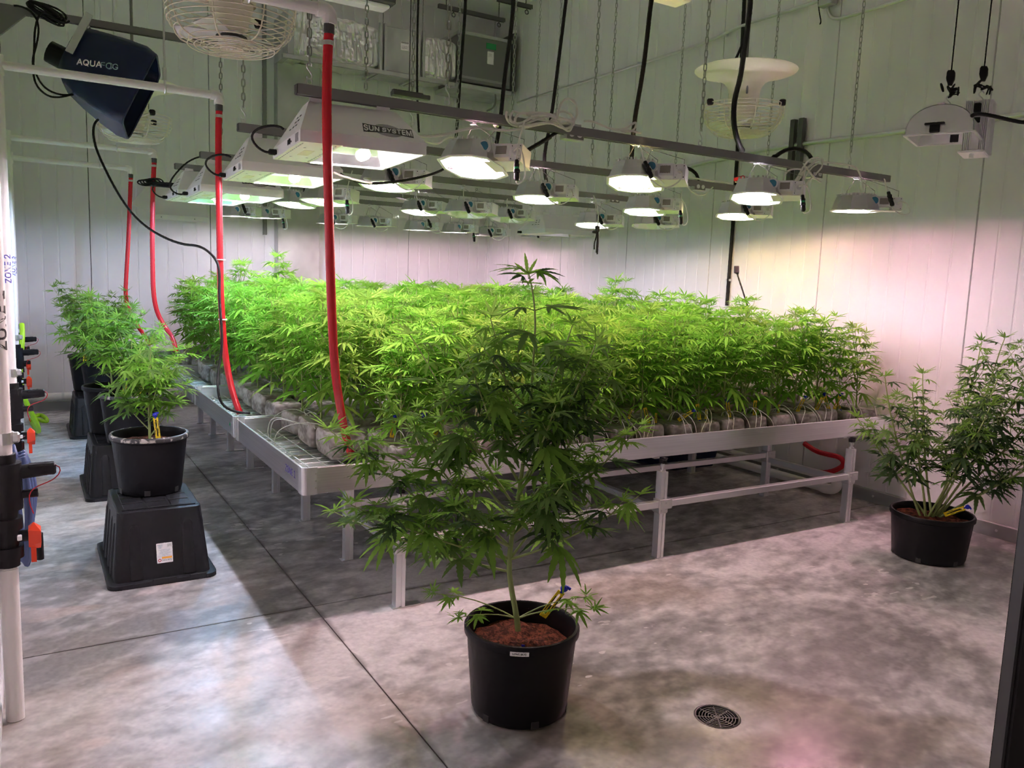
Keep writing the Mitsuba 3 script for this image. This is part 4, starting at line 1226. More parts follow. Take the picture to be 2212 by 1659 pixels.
def tote(c, w, d, h, label):
    t = thing('storage_tote', label, 'storage tote', 'upturned totes')
    x, y, z = c
    # upside-down box: wide rim below, narrow bottom above
    part(t, 'rim', loft([rrect(w / 2, d / 2, 0.05, z, 6, x, y), rrect(w / 2, d / 2, 0.05, z + 0.022, 6, x, y), rrect(w / 2 - 0.012, d / 2 - 0.012, 0.045, z + 0.026, 6, x, y), rrect(w / 2 - 0.055, d / 2 - 0.055, 0.035, z + 0.024, 6, x, y)], True, False), 'black_plastic', smooth=30)
    n = 8
    def wall(k):
        return rrect(w / 2 - 0.028 - 0.030 * k, d / 2 - 0.035 - 0.085 * k, 0.035, z + 0.022 + (h - 0.022) * k, n, x, y)
    part(t, 'body', loft([wall(0), wall(0.30), wall(0.62), wall(0.955), np.vstack([wall(0.985)]), rrect(w / 2 - 0.068, d / 2 - 0.130, 0.030, z + h, n, x, y)], False, True), 'black_plastic', smooth=28)
    # rounded ribs down the sides
    def rib(px, py, nx, ny, half, top):
        a = [np.array([px, py, 0]), np.array([nx, ny, 0])]
        tn = np.array([-ny, nx, 0])
        rings = []
        for k, s in ((0.03, 1.08), (0.4, 1.0), (top - 0.05, 0.9), (top, 0.55)):
            inset = 0.030 * k if abs(nx) else 0.085 * k
            o = a[0] - a[1] * inset + np.array([0, 0, z + 0.022 + (h - 0.022) * k])
            ang = np.linspace(0, math.pi, 8)
            rings.append(np.array([o + tn * half * s * math.cos(q) + a[1] * (0.013 * s * math.sin(q) - 0.004) for q in ang]))
        return loft(rings, True, True)
    for sy in (-1, 1):
        for ox in (-0.125, 0.125):
            part(t, 'rib', rib(x + ox, y + sy * (d / 2 - 0.035), 0, sy, 0.030, 0.80), 'black_plastic', smooth=40)
    for sx in (-1, 1):
        for oy in (-0.20, -0.07, 0.07, 0.20):
            part(t, 'rib', rib(x + sx * (w / 2 - 0.028), y + oy, sx, 0, 0.026, 0.80), 'black_plastic', smooth=40)
    zt = z + h
    base = join(*[bx((x - 0.165 + 0.112 * i, y - 0.215 + 0.110 * j, zt - 0.001), (x - 0.165 + 0.112 * i + 0.10, y - 0.215 + 0.110 * j + 0.095, zt + 0.0042), 0.002) for i in range(3) for j in range(4)])
    part(t, 'base_rib', join(base, bx((x - 0.175, y - 0.236, zt - 0.001), (x + 0.175, y - 0.228, zt + 0.005)), bx((x - 0.175, y + 0.228, zt - 0.001), (x + 0.175, y + 0.236, zt + 0.005))), 'black_plastic')
    part(t, 'handle_notch', join(bx((x - 0.055, y - d / 2 - 0.002, z + 0.010), (x + 0.055, y - d / 2 + 0.012, z + 0.034), 0.002), bx((x + 0.12, y - d / 2 - 0.002, z + 0.008), (x + 0.20, y - d / 2 + 0.012, z + 0.032), 0.002)), 'black_plastic')
    return t


TC = 0.55
t1 = tote((TC, 4.615, 0), 0.515, 0.765, 0.360, 'upturned black storage tote with a white paper label, nearest of the three')
tote((TC, 6.33, 0), 0.515, 0.765, 0.365, 'upturned black storage tote in the middle of the three, carrying two pots')
tote((TC, 8.56, 0), 0.515, 0.765, 0.365, 'upturned black storage tote farthest of the three, near the back wall')
# printed label, stuck on upside down
sl_ = np.array([0, 0.085, 0.338]); sl_ = sl_ / np.linalg.norm(sl_)
lo_ = np.array([TC + 0.010, 4.615 - 0.765 / 2 + 0.035 + 0.085 * 0.36 - 0.0012, 0.022 + 0.338 * 0.36])
ln_ = np.array([0, -sl_[2], sl_[1]])
L_ = lambda m: frame_move(m, lo_, (1, 0, 0), sl_, ln_)
lb = part(t1, 'paper_label', L_(prism(Polygon([(-0.036, -0.048), (0.036, -0.048), (0.036, 0.048), (-0.036, 0.048)]).buffer(0.002), 0.0006)), 'print_white', label='white printed label stuck on upside down')
tl, tlf = text('BIN BOSS', 0.0085, 0.0003, True)
part(lb, 'lettering', L_((np.column_stack([-tl[:, 0] * 0.85 + 0.008, -tl[:, 1] - 0.037, tl[:, 2] + 0.0008]), tlf)), 'print_gray')
part(lb, 'orange_band', L_(cbx(0.010, -0.0245, 0.0008, 0.048, 0.010, 0.0004)), 'print_orange')
part(lb, 'emblem', L_(move(lathe([(0.0045, 0.0006), (0.0075, 0.0006), (0.0075, 0.001), (0.0045, 0.001)], 20, closed=True), (-0.025, -0.036, 0.0))), 'red_plastic')
part(lb, 'fine_print', L_(join(*[cbx(-0.002 + 0.006 * (k % 2), 0.016 - 0.0052 * k, 0.0008, 0.058 - 0.012 * (k % 3), 0.0012, 0.0003) for k in range(7)], *[cbx(-0.020, 0.040 - 0.005 * k, 0.0008, 0.026 - 0.004 * k, 0.002, 0.0003) for k in range(4)])), 'print_pale_blue')
part(lb, 'barcode', L_(join(*[cbx(0.014 + 0.0024 * k, 0.036, 0.0008, (0.0012, 0.0006, 0.0017)[k % 3], 0.016, 0.0003) for k in range(9)])), 'print_gray')


def potted(seed, c, r0, r1, h, hgt, say, dusty, lean=0.0, limbs=7, spread=0.5, size=0.125, mats=('leaf_young', 'leaf_bench', 'leaf_front'), cap=220, soil_h=0.055, up=1.4):
    t = thing('potted_cannabis_plant', say, 'potted plant')
    c = np.asarray(c, float)
    pot_parts(t, c, r0, r1, h, 0, dusty, soil_h)
    p = Plant(seed)
    r = p.r
    base = c + [0, 0, h - soil_h - 0.02]
    pts = p.shoot(base, (lean, 0.03, 1), hgt, max(6, int(hgt / 0.075)), 0.0075, size, 0.0, 0.3, 1, 0.2, 0, 5, 0.30)
    for k in range(limbs):
        u = 0.14 + 0.55 * k / limbs
        a = pts[int(u * (len(pts) - 1))]
        az = k * 2.4 + r.uniform(-.3, .3)
        ln = spread * (1 - 0.5 * u) * r.uniform(0.8, 1.15)
        p.shoot(a, (math.cos(az), math.sin(az), up * r.uniform(0.6, 1.2)), ln, max(3, int(ln / 0.095)), 0.004, size * 1.12, 0.2, az, 0, 0.2, 0.2, 3, 0.25)
    lim = X0 + 0.10
    for q in p.stems:
        q[0][:, 0] = np.maximum(q[0][:, 0], lim)
    for y_, i_, m in p.leaves:
        m[0, 3] = max(m[0, 3], lim + 0.06)
    emit_plant(t, p, (0, 0, 0), list(mats), 'stem_green', cap)
    return t


TH = 0.3655
potted(41, (0.553, 4.735, TH - 0.0013), 0.160, 0.192, 0.325, 0.54, 'slender cannabis plant in a black pot with a chalky rim on the nearest tote', True, 0.03, 9, 0.40, 0.125, soil_h=0.045, cap=200)
plant_tag(P(342, 948, y=4.58), -0.12, FACE + 0.1, 'yellow tag with blue tie upright in the pot with the chalky rim', None, 1.30)
single('label_stake', cbx(0.475, 4.575, TH + 0.300, 0.007, 0.002, 0.045, 0.0005), 'red_plastic', 'thin red label stake in the pot with the chalky rim', 'label stake')
single('label_stake', cbx(0.545, 4.565, TH + 0.302, 0.008, 0.002, 0.05, 0.0005), 'pale_tag', 'pale pink label stake in the pot with the chalky rim', 'label stake')
TH2 = 0.3705
potted(42, (0.60, 6.115, TH2), 0.160, 0.195, 0.34, 0.46, 'bushy cannabis plant in the front pot on the middle tote', True, 0.02, 9, 0.50, 0.14, cap=180)
potted(43, (0.52, 6.52, TH2), 0.160, 0.195, 0.345, 0.64, 'taller cannabis plant in the rear pot on the middle tote', False, 0.02, 10, 0.60, 0.14, cap=180)
potted(44, (0.60, 8.36, TH2), 0.160, 0.195, 0.34, 0.60, 'cannabis plant in the front pot on the farthest tote', False, -0.02, 10, 0.55, 0.13, cap=150)
potted(45, (0.52, 8.77, TH2), 0.160, 0.195, 0.345, 0.68, 'cannabis plant in the rear pot on the farthest tote before the white wall', False, 0.0, 10, 0.62, 0.13, cap=150)
plant_tag(P(268, 862, y=6.02), 0.1, FACE, 'yellow tag in the front pot on the middle tote', None, 1.35)
plant_tag(P(305, 850, y=5.95), -0.2, FACE, 'small yellow tag among the leaves over the middle tote', None, 1.1)
plant_tag(P(183, 783, y=8.25), 0.05, FACE, 'yellow tag in a pot on the farthest tote', None, 1.5)

# ---------------------------------------------------------------- tags and drip tubes along the nearest bench
TAGS = [(1402, 916, -0.3, 0), (1416, 918, 0.0, 1), (1465, 908, 0.9, 0), (1511, 908, -0.2, 0), (1524, 909, 0.05, 1), (1576, 904, -0.2, 0), (1629, 902, 0.0, 0), (1680, 898, 0.1, 1), (1722, 892, 0.35, 0), (1762, 890, 0.35, 0), (1790, 890, -0.35, 0),
        (1802, 884, 0.3, 0), (1815, 886, -0.5, 1), (938, 950, 0.4, 0), (1026, 925, 0.12, 2), (1040, 925, 0.6, 0), (846, 945, 0.15, 0), (1104, 938, -0.1, 0), (1131, 928, 0.05, 0), (1190, 925, 0.1, 0), (612, 892, -0.5, 0), (644, 910, 0.08, 0), (900, 940, 0.3, 0), (1358, 905, 0.2, 1)]
for k, (px, py, tilt, small) in enumerate(TAGS):
    yy = 3.60 if 1000 < px else 3.72 if px > 800 else 4.05
    ft_ = P(px, py, y=yy)
    ft_[2] = max(ft_[2], 0.775)
    if px < 800:
        ft_ = P(px + 8, py + 6, z=0.665)
    side = 'left of the front plant' if px < 800 else 'behind the front plant' if px < 1380 else 'near the right end' if px > 1700 else 'right of the front plant'
    plant_tag(ft_, tilt, FACE + 0.1 * (k % 3 - 1), ('pale faded' if small == 2 else 'small yellow' if small == 1 else 'yellow') + ' plant tag on the nearest bench, ' + side, 'plant tags on the nearest bench', (1.12, 0.7, 1.2)[small], small == 2, small == 0 and k % 3 != 0)

rd = random.Random(5)
front = [q for q in PLANTS if q[2] == 0 and q[3] == 0]
for x, y, bi, ri, ci in front:
    for k in range(3):
        x0 = x + rd.uniform(-0.05, 0.05)
        x1 = x + rd.uniform(-0.10, 0.10)
        p = [(x0, y - 0.02, 0.785), (x0 + (x1 - x0) * .3, y - 0.07, 0.815 + rd.uniform(0, .03)), (x0 + (x1 - x0) * .6, 3.525, 0.80), (x1, 3.505, 0.745), (x1 + 0.01, 3.503, 0.662)]
        single('drip_tube', tube(spline(p, 14), 0.0022, 5), 'cord_white', 'thin white drip tube over a block ' + ('near the right end' if ci > 11 else 'at the middle' if ci > 5 else 'near the left end') + ' of the nearest bench', 'drip tube', 'drip tubes on the nearest bench', smooth=True)
for k in range(10):
    a = P(rd.uniform(640, 720), rd.uniform(880, 935), z=0.78)
    b = P(rd.uniform(575, 680), rd.uniform(905, 975), z=0.66)
    m = (a + b) / 2 + [rd.uniform(-.06, .02), rd.uniform(-.05, .05), 0.06]
    e = b + np.array([rd.uniform(0.05, 0.25), rd.uniform(-0.10, 0.05), 0.004])
    single('drip_tube', tube(spline([a, m, b + [0, 0, .03], b, e], 24), 0.0026, 5), 'cord_white', 'looped white drip tube on the bare left end of the nearest bench', 'drip tube', 'looped drip tubes at the left end', smooth=True)
for k, (pa, pb) in enumerate((((575, 912), (690, 875)), ((560, 870), (640, 850)))):
    a, b = P(*pa, z=0.66), P(*pb, z=0.66)
    single('feed_line', tube(spline([a, (a + b) / 2 + [0.03, 0.02, 0], b], 12), 0.006, 6), 'black_rubber', ('front' if k == 0 else 'rear') + ' black feed line lying on the wire mesh of the benches', 'feed line', None, smooth=True)
# ================================================================= air handling
def box_duct(t, name, x0, x1, y0, y1, z0, z1, mt, c=0.006, label=None):
    return part(t, name, bx((x0, y0, z0), (x1, y1, z1), c), mt, label=label)


t = thing('air_duct', 'long sheet metal air duct with foil-wrapped joints along the back wall', 'duct')
DY0, DY1 = 9.28, 9.84
def foil_sleeve(x0, x1, z0, z1, seed):
    rings = []
    for k, u in enumerate(np.linspace(0, 1, 34)):
        bulge = math.sin(math.pi * u) ** 0.5
        q = rrect((DY1 - DY0) / 2 - 0.015 + 0.03 * bulge, (z1 - z0) / 2 - 0.02 + 0.035 * bulge, 0.045, 0, 3)
        q = np.vstack([q + (np.roll(q, -1, 0) - q) * w for w in np.arange(0, 1, 0.25)]).reshape(4, -1, 3).transpose(1, 0, 2).reshape(-1, 3)
        at = np.column_stack([q[:, 0] * 10, q[:, 1] * 10, np.full(len(q), u * (x1 - x0) * 10 + seed * 13.7)])
        n = np.abs(meshkit.fbm(at, 3) - 0.5) * 2 + 0.5 * np.abs(meshkit.fbm(at * 2.7, 2) - 0.5)
        rad = np.linalg.norm(q[:, :2], axis=1, keepdims=True)
        q[:, :2] *= 1 - 0.12 * (n[:, None] - 0.3) * bulge / rad * 0.5
        rings.append(np.column_stack([np.full(len(q), x0 + (x1 - x0) * u), (DY0 + DY1) / 2 + q[:, 0], (z0 + z1) / 2 + q[:, 1]]))
    return loft(rings, True, True)
part(t, 'foil_sleeve', foil_sleeve(2.62, 2.83, 3.98, 4.42, 1), 'foil', label='crinkled silver foil wrap')
box_duct(t, 'collar', 2.56, 2.63, DY0 - 0.02, DY1, 3.95, 4.44, 'galvanised')
part(t, 'foil_sleeve', foil_sleeve(2.82, 3.64, 3.98, 4.42, 2), 'foil', label='crinkled silver foil wrap')
box_duct(t, 'duct_box', 3.70, 4.16, DY0, DY1, 3.96, 4.46, 'galvanised')
for xx in (3.645, 3.70, 4.13, 4.19):
    part(t, 'collar', join(bx((xx - 0.016, DY0 - 0.03, 3.935), (xx + 0.016, DY0 + 0.02, 4.48), 0.004), bx((xx - 0.016, DY0 - 0.03, 3.935), (xx + 0.016, DY1, 3.965), 0.004)), 'galvanised')
part(t, 'foil_sleeve', foil_sleeve(4.20, 4.64, 3.99, 4.42, 3), 'foil', label='crinkled silver foil wrap')
pl = part(t, 'warning_label', bx((3.90, DY0 - 0.0015, 4.22), (4.00, DY0, 4.32)), 'print_white')
part(pl, 'print', join(bx((3.903, DY0 - 0.0022, 4.297), (3.997, DY0 - 0.0014, 4.317)), *[bx((3.91, DY0 - 0.0022, z), (3.99, DY0 - 0.0014, z + 0.004)) for z in (4.24, 4.252, 4.264)]), 'print_gray')
for xx in (2.60, 2.80, 3.67, 4.17):
    part(t, 'hanger_rod', rod((xx, DY0 - 0.012, 3.93), (xx, DY0 - 0.012, CEILING), 0.005, 6), 'strut_gray')
part(t, 'support_rail', strut_x(2.5, 4.60, DY0 - 0.02, 3.945), 'galvanised')

t = thing('air_handler', 'grey metal air handler unit in the room corner above the duct end', 'air handler')
box_duct(t, 'cabinet', 4.66, 5.40, DY0 - 0.03, DY1, 3.98, 4.56, 'strut_gray', 0.008)
part(t, 'top_flange', bx((4.64, DY0 - 0.05, 4.535), (5.42, DY1, 4.575), 0.004), 'galvanised')
part(t, 'drip_pan', bx((4.62, DY0 - 0.06, 3.90), (5.44, DY1, 3.955), 0.006), 'galvanised')
part(t, 'end_panel', bx((5.40, DY0 - 0.10, 3.93), (5.425, DY1, 4.66), 0.004), 'strut_dark')
part(t, 'panel_frame', join(bx((4.68, DY0 - 0.036, 4.02), (5.38, DY0 - 0.028, 4.05)), bx((5.35, DY0 - 0.036, 4.02), (5.38, DY0 - 0.028, 4.52))), 'curb_gray')
nl = part(t, 'data_plate', bx((5.05, DY0 - 0.034, 4.24), (5.14, DY0 - 0.030, 4.39)), 'print_white')
part(nl, 'print', join(bx((5.05, DY0 - 0.035, 4.39), (5.14, DY0 - 0.0335, 4.402)), *[bx((5.06, DY0 - 0.035, z), (5.11, DY0 - 0.0338, z + 0.004)) for z in (4.36, 4.345, 4.33)]), 'print_gray')
part(t, 'green_badge', bx((5.03, DY0 - 0.034, 4.42), (5.17, DY0 - 0.030, 4.49)), 'green_plastic')
part(t, 'drain_pipe', tube(spline([(5.20, DY0, 3.90), (5.20, DY0, 3.80), (5.23, DY0 + 0.1, 3.76), (5.26, 9.6, 3.75)], 16), 0.012, 8), 'strut_gray', smooth=True)

t = thing('return_duct', 'tall galvanised metal duct column standing against the back wall', 'duct')
part(t, 'column', bx((2.575, 9.74, 1.42), (3.08, 9.895, 3.98), 0.004), 'galvanised')
part(t, 'joint_band', join(bx((2.565, 9.728, 1.355), (3.09, 9.895, 1.375), 0.002), bx((2.565, 9.728, 1.385), (3.09, 9.895, 1.42), 0.002)), 'galvanised')
part(t, 'column', bx((2.575, 9.74, 0.35), (3.08, 9.895, 1.355), 0.004), 'galvanised')
part(t, 'support_leg', join(bx((2.60, 9.76, 0.0), (2.64, 9.80, 0.35)), bx((3.01, 9.76, 0.0), (3.05, 9.80, 0.35)), bx((2.60, 9.85, 0.0), (2.64, 9.885, 0.35)), bx((3.01, 9.85, 0.0), (3.05, 9.885, 0.35))), 'galvanised')
single('wall_strut', move(strut_y(0, 3.0, 0, 0), (2.46, 9.855, 2.0), rx=math.pi / 2), 'strut_gray', 'slotted steel strut fixed upright on the wall beside the duct column', 'strut')

# white deflector on the back wall
t = thing('wall_deflector', 'white folded sheet deflector fixed on the back wall above the left plants', 'deflector')
a0, a1 = P(288, 444, y=9.55), P(448, 476, y=9.55)
zb = (a0[2] + a1[2]) / 2 - 0.02
x0_, x1_ = 1.20, 1.77
part(t, 'sheet', hull([(x0_, 9.58, zb), (x1_, 9.58, zb), (x0_, 9.58, zb + 0.006), (x1_, 9.58, zb + 0.006), (x0_ + 0.05, 9.89, zb + 0.36), (x1_ - 0.02, 9.89, zb + 0.36), (x0_ + 0.05, 9.896, zb + 0.36), (x1_ - 0.02, 9.896, zb + 0.36)]), 'wall_white')
part(t, 'lower_lip', bx((x0_ - 0.005, 9.555, zb - 0.055), (x1_ + 0.005, 9.585, zb + 0.004), 0.006), 'white_metal')
part(t, 'side_wing', hull([(0.99, 9.60, zb + 0.08), (x0_ + 0.01, 9.56, zb + 0.0), (x0_ + 0.02, 9.89, zb + 0.36), (0.99, 9.605, zb + 0.095), (x0_ + 0.01, 9.566, zb + 0.02)]), 'wall_white')
part(t, 'screw', join(*[rod((x, 9.552, zb - 0.028), (x, 9.557, zb - 0.028), 0.008, 8) for x in (x0_ + 0.08, x1_ - 0.15)]), 'print_gray')

# ceiling struts with eye bolts
for k, (pa, pb, yy, eyes) in enumerate((((947, 8), (1093, 45), 8.8, ((980, 22), (1078, 48))), ((1075, -6), (1152, 18), 8.3, ((1138, 20),)))):
    a, b = P(*pa, y=yy), P(*pb, y=yy)
    t = thing('ceiling_strut', 'dark steel strut with eye bolts hung below the ceiling, ' + ('farther from' if k == 0 else 'nearer') + ' the right wall', 'strut')
    part(t, 'channel', strut_x(a[0], b[0] - 0.02, yy, a[2]), 'strut_dark')
    for e in eyes:
        q = P(*e, y=yy)
        part(t, 'eye_bolt', join(move(ring(0.022, 0.006, n=18), (q[0], yy, a[2] - 0.085), rx=math.pi / 2), rod((q[0], yy, a[2] - 0.064), (q[0], yy, a[2] - 0.03), 0.006, 6)), 'strut_dark', smooth=True)
    for xx in (a[0] + 0.1, b[0] - 0.1):
        part(t, 'hanger_rod', rod((xx, yy, a[2] - 0.01), (xx, yy, CEILING), 0.006, 6), 'strut_dark')

# long dark fixture and pale fixture overhead
t = thing('strip_light', 'long dark strip light with a pale underside hung high before the duct', 'strip light')
a, b = P(690, -8, y=8.2), P(850, 14, y=8.2)
part(t, 'housing', bx((a[0] - 0.3, 8.12, b[2] - 0.01), (b[0], 8.34, b[2] + 0.10), 0.02), 'strut_dark')
part(t, 'diffuser', bx((a[0] - 0.28, 8.14, b[2] - 0.05), (b[0] - 0.06, 8.32, b[2] - 0.008), 0.012), 'white_metal')
part(t, 'hanger_rod', join(rod((a[0], 8.23, b[2] + 0.09), (a[0], 8.23, CEILING), 0.004, 6), rod((b[0] - 0.15, 8.23, b[2] + 0.09), (b[0] - 0.15, 8.23, CEILING), 0.004, 6)), 'strut_dark')
t = thing('vapor_tight_light', 'white frosted vapour-tight light hung overhead near the ceiling chains', 'ceiling light')
b = P(1486, 8, y=3.70)
part(t, 'diffuser', bx((b[0] - 1.25, 3.62, b[2] - 0.01), (b[0], 3.80, b[2] + 0.085), 0.03), 'pvc_white')
part(t, 'base', bx((b[0] - 1.26, 3.61, b[2] + 0.07), (b[0] + 0.012, 3.81, b[2] + 0.12), 0.012), 'white_metal')
part(t, 'end_gland', rod((b[0] + 0.005, 3.70, b[2] + 0.055), (b[0] + 0.065, 3.70, b[2] + 0.055), 0.022, 14), 'pvc_white', smooth=30)
part(t, 'hanger_rod', join(rod((b[0] - 0.2, 3.71, b[2] + 0.115), (b[0] - 0.2, 3.71, CEILING), 0.003, 6), rod((b[0] - 1.0, 3.71, b[2] + 0.115), (b[0] - 1.0, 3.71, CEILING), 0.003, 6)), 'zinc')


# ================================================================= caged fans
def fan(c, label, tilt=0.0, s=1.0, cone=True):
    t = thing('circulation_fan', label, 'fan', None)
    c = np.asarray(c, float)
    A = lambda m: (np.asarray(m[0]) * s + c, m[1])
    R, zt, zb = 0.255, 0.055, -0.115
    prof = lambda u: (R * (1 - 0.0 * u) if u < 0.0 else R * math.cos(u * math.pi / 2) ** 0.42 if u < 1 else 0.0)
    rings = []
    for u in np.linspace(0, 0.97, 11):
        rr = R * (1 - u ** 3.2) ** 0.75
        z = zt + (zb - zt) * (1 - (1 - u) ** 1.35)
        if rr > 0.012:
            rings.append(ring(rr, 0.0026, (0, 0, z), 44, 4))
    for rr in np.linspace(0.02, 0.17, 7):
        rings.append(ring(rr, 0.0023, (0, 0, zb - 0.004 * (1 - rr / 0.2)), 40, 4))
    part(t, 'cage', A(join(*rings)), 'cream_plastic', smooth=True)
    ribs = []
    for k in range(8):
        a = k * math.pi / 4 + 0.3
        pts = [np.array([rr * math.cos(a), rr * math.sin(a), z]) for rr, z in ((0.255, zt), (0.252, 0.02), (0.240, -0.03), (0.215, -0.08), (0.17, -0.105), (0.02, zb))]
        ribs.append(tube(spline(pts, 12), 0.0034, 5))
    part(t, 'cage_rib', A(join(*ribs)), 'cream_plastic', smooth=True)
    part(t, 'motor', A(lathe([(0, -0.055), (0.05, -0.055), (0.06, -0.045), (0.075, 0.01), (0.085, 0.035), (0.09, 0.075), (0, 0.075)], 28)), 'cream_plastic', smooth=35)
    part(t, 'hub', A(lathe([(0, -0.088), (0.055, -0.085), (0.06, -0.06), (0.05, -0.055)], 28)), 'white_metal', smooth=35)
    part(t, 'hub_band', A(lathe([(0.0612, -0.080), (0.0612, -0.070), (0.058, -0.070), (0.058, -0.080)], 28, closed=True)), 'print_black')
    for k in range(5):
        a = k * 2 * math.pi / 5 + 0.2
        rs = []
        for u in np.linspace(0, 1, 5):
            rr = 0.055 + 0.165 * u
            w, pt = 0.035 + 0.05 * u, 0.55 - 0.25 * u
            rs.append((rr, w, pt))
        top, bot = [], []
        for rr, w, pt in rs:
            for q, lst in ((-1, bot), (1, top)):
                an = a + q * w / rr * 0.5
                lst.append([rr * math.cos(an), rr * math.sin(an), -0.065 + q * w * pt * 0.5])
        pts = np.array(bot + top)
        n = len(rs)
        q = [[i, i + 1, n + i + 1, n + i] for i in range(n - 1)]
        v = np.vstack([pts, pts + [0, 0, 0.003]])
        f = np.vstack([quads(q), quads(q)[:, ::-1] + 2 * n])
        part(t, 'blade', A((v, f)), 'white_metal', smooth=True)
    for k in range(3):
        a = k * 2 * math.pi / 3 + 0.9
        d = np.array([math.cos(a), math.sin(a), 0])
        part(t, 'arm', A(tube([d * 0.08 + [0, 0, 0.05], d * 0.25 + [0, 0, 0.052]], 0.008, 8)), 'cream_plastic', smooth=True)
        part(t, 'knob', A(join(move(lathe([(0, 0), (0.017, 0), (0.021, 0.010), (0.021, 0.030), (0.015, 0.036), (0, 0.036)], 10), d * 0.255 + [0, 0, 0.040]))), 'black_plastic')
    if cone:
        pr = [(0.096, 0.055), (0.096, 0.135), (0.104, 0.170), (0.13, 0.205), (0.19, 0.238), (0.27, 0.262), (0.318, 0.272), (0.322, 0.276), (0.316, 0.279), (0.25, 0.268), (0.18, 0.246), (0.12, 0.212), (0.094, 0.172), (0.088, 0.135), (0.088, 0.055)]
        part(t, 'flared_cone', A(lathe(pr, 56)), 'cream_plastic', smooth=30)
        part(t, 'cone_clip', A(join(*[cbx(0.097 * math.cos(a), 0.097 * math.sin(a), 0.14, 0.012, 0.012, 0.05, 0.003) for a in (-2.2, -0.1, 2.0)])), 'strut_gray')
    return t


f1 = fan(P(500, 52, d=3.30) + [0, 0, 0.02], 'large looking cream caged fan nearest the camera, cut by the top of the photo')
f2 = fan(P(289, 268, d=5.80), 'cream caged fan with flared top behind the blue fogger')
f3 = fan(P(1604, 250, d=5.20), 'cream caged fan with flared top between the chains and the right wall')
for c, k, mt in ((P(500, 52, d=3.30), f1, 0), (P(289, 268, d=5.80), f2, 0), (P(1604, 250, d=5.20), f3, 1)):
    part(k, 'down_rod', join(rod((c[0], c[1], c[2] + 0.07), (c[0], c[1], CEILING), 0.010, 8), cbx(c[0], c[1], CEILING - 0.45, 0.041, 0.041, 0.9) if not mt else cbx(c[0], c[1], (c[2] + 0.75 + CEILING) / 2, 0.045, 0.041, CEILING - c[2] - 0.75)), 'strut_gray')

# ================================================================= fogger, struts and pipes at the left
YS = 6.0
zs = P(150, 34, y=YS)[2]
t = thing('strut_rail', 'grey steel strut holding the blue fogger, running out from the left wall', 'rail')
part(t, 'channel', strut_x(X0 + 0.004, 1.42, YS, zs), 'strut_gray')
part(t, 'wall_bracket', hull([(X0 + 0.002, YS - 0.02, zs - 0.043), (X0 + 0.002, YS + 0.02, zs - 0.043), (X0 + 0.002, YS - 0.02, zs - 0.24), (X0 + 0.002, YS + 0.02, zs - 0.24), (0.06, YS - 0.02, zs - 0.043), (0.06, YS + 0.02, zs - 0.043)]), 'strut_gray')
part(t, 'hanger_rod', rod((1.30, YS, zs - 0.01), (1.30, YS, CEILING), 0.006, 6), 'strut_dark')


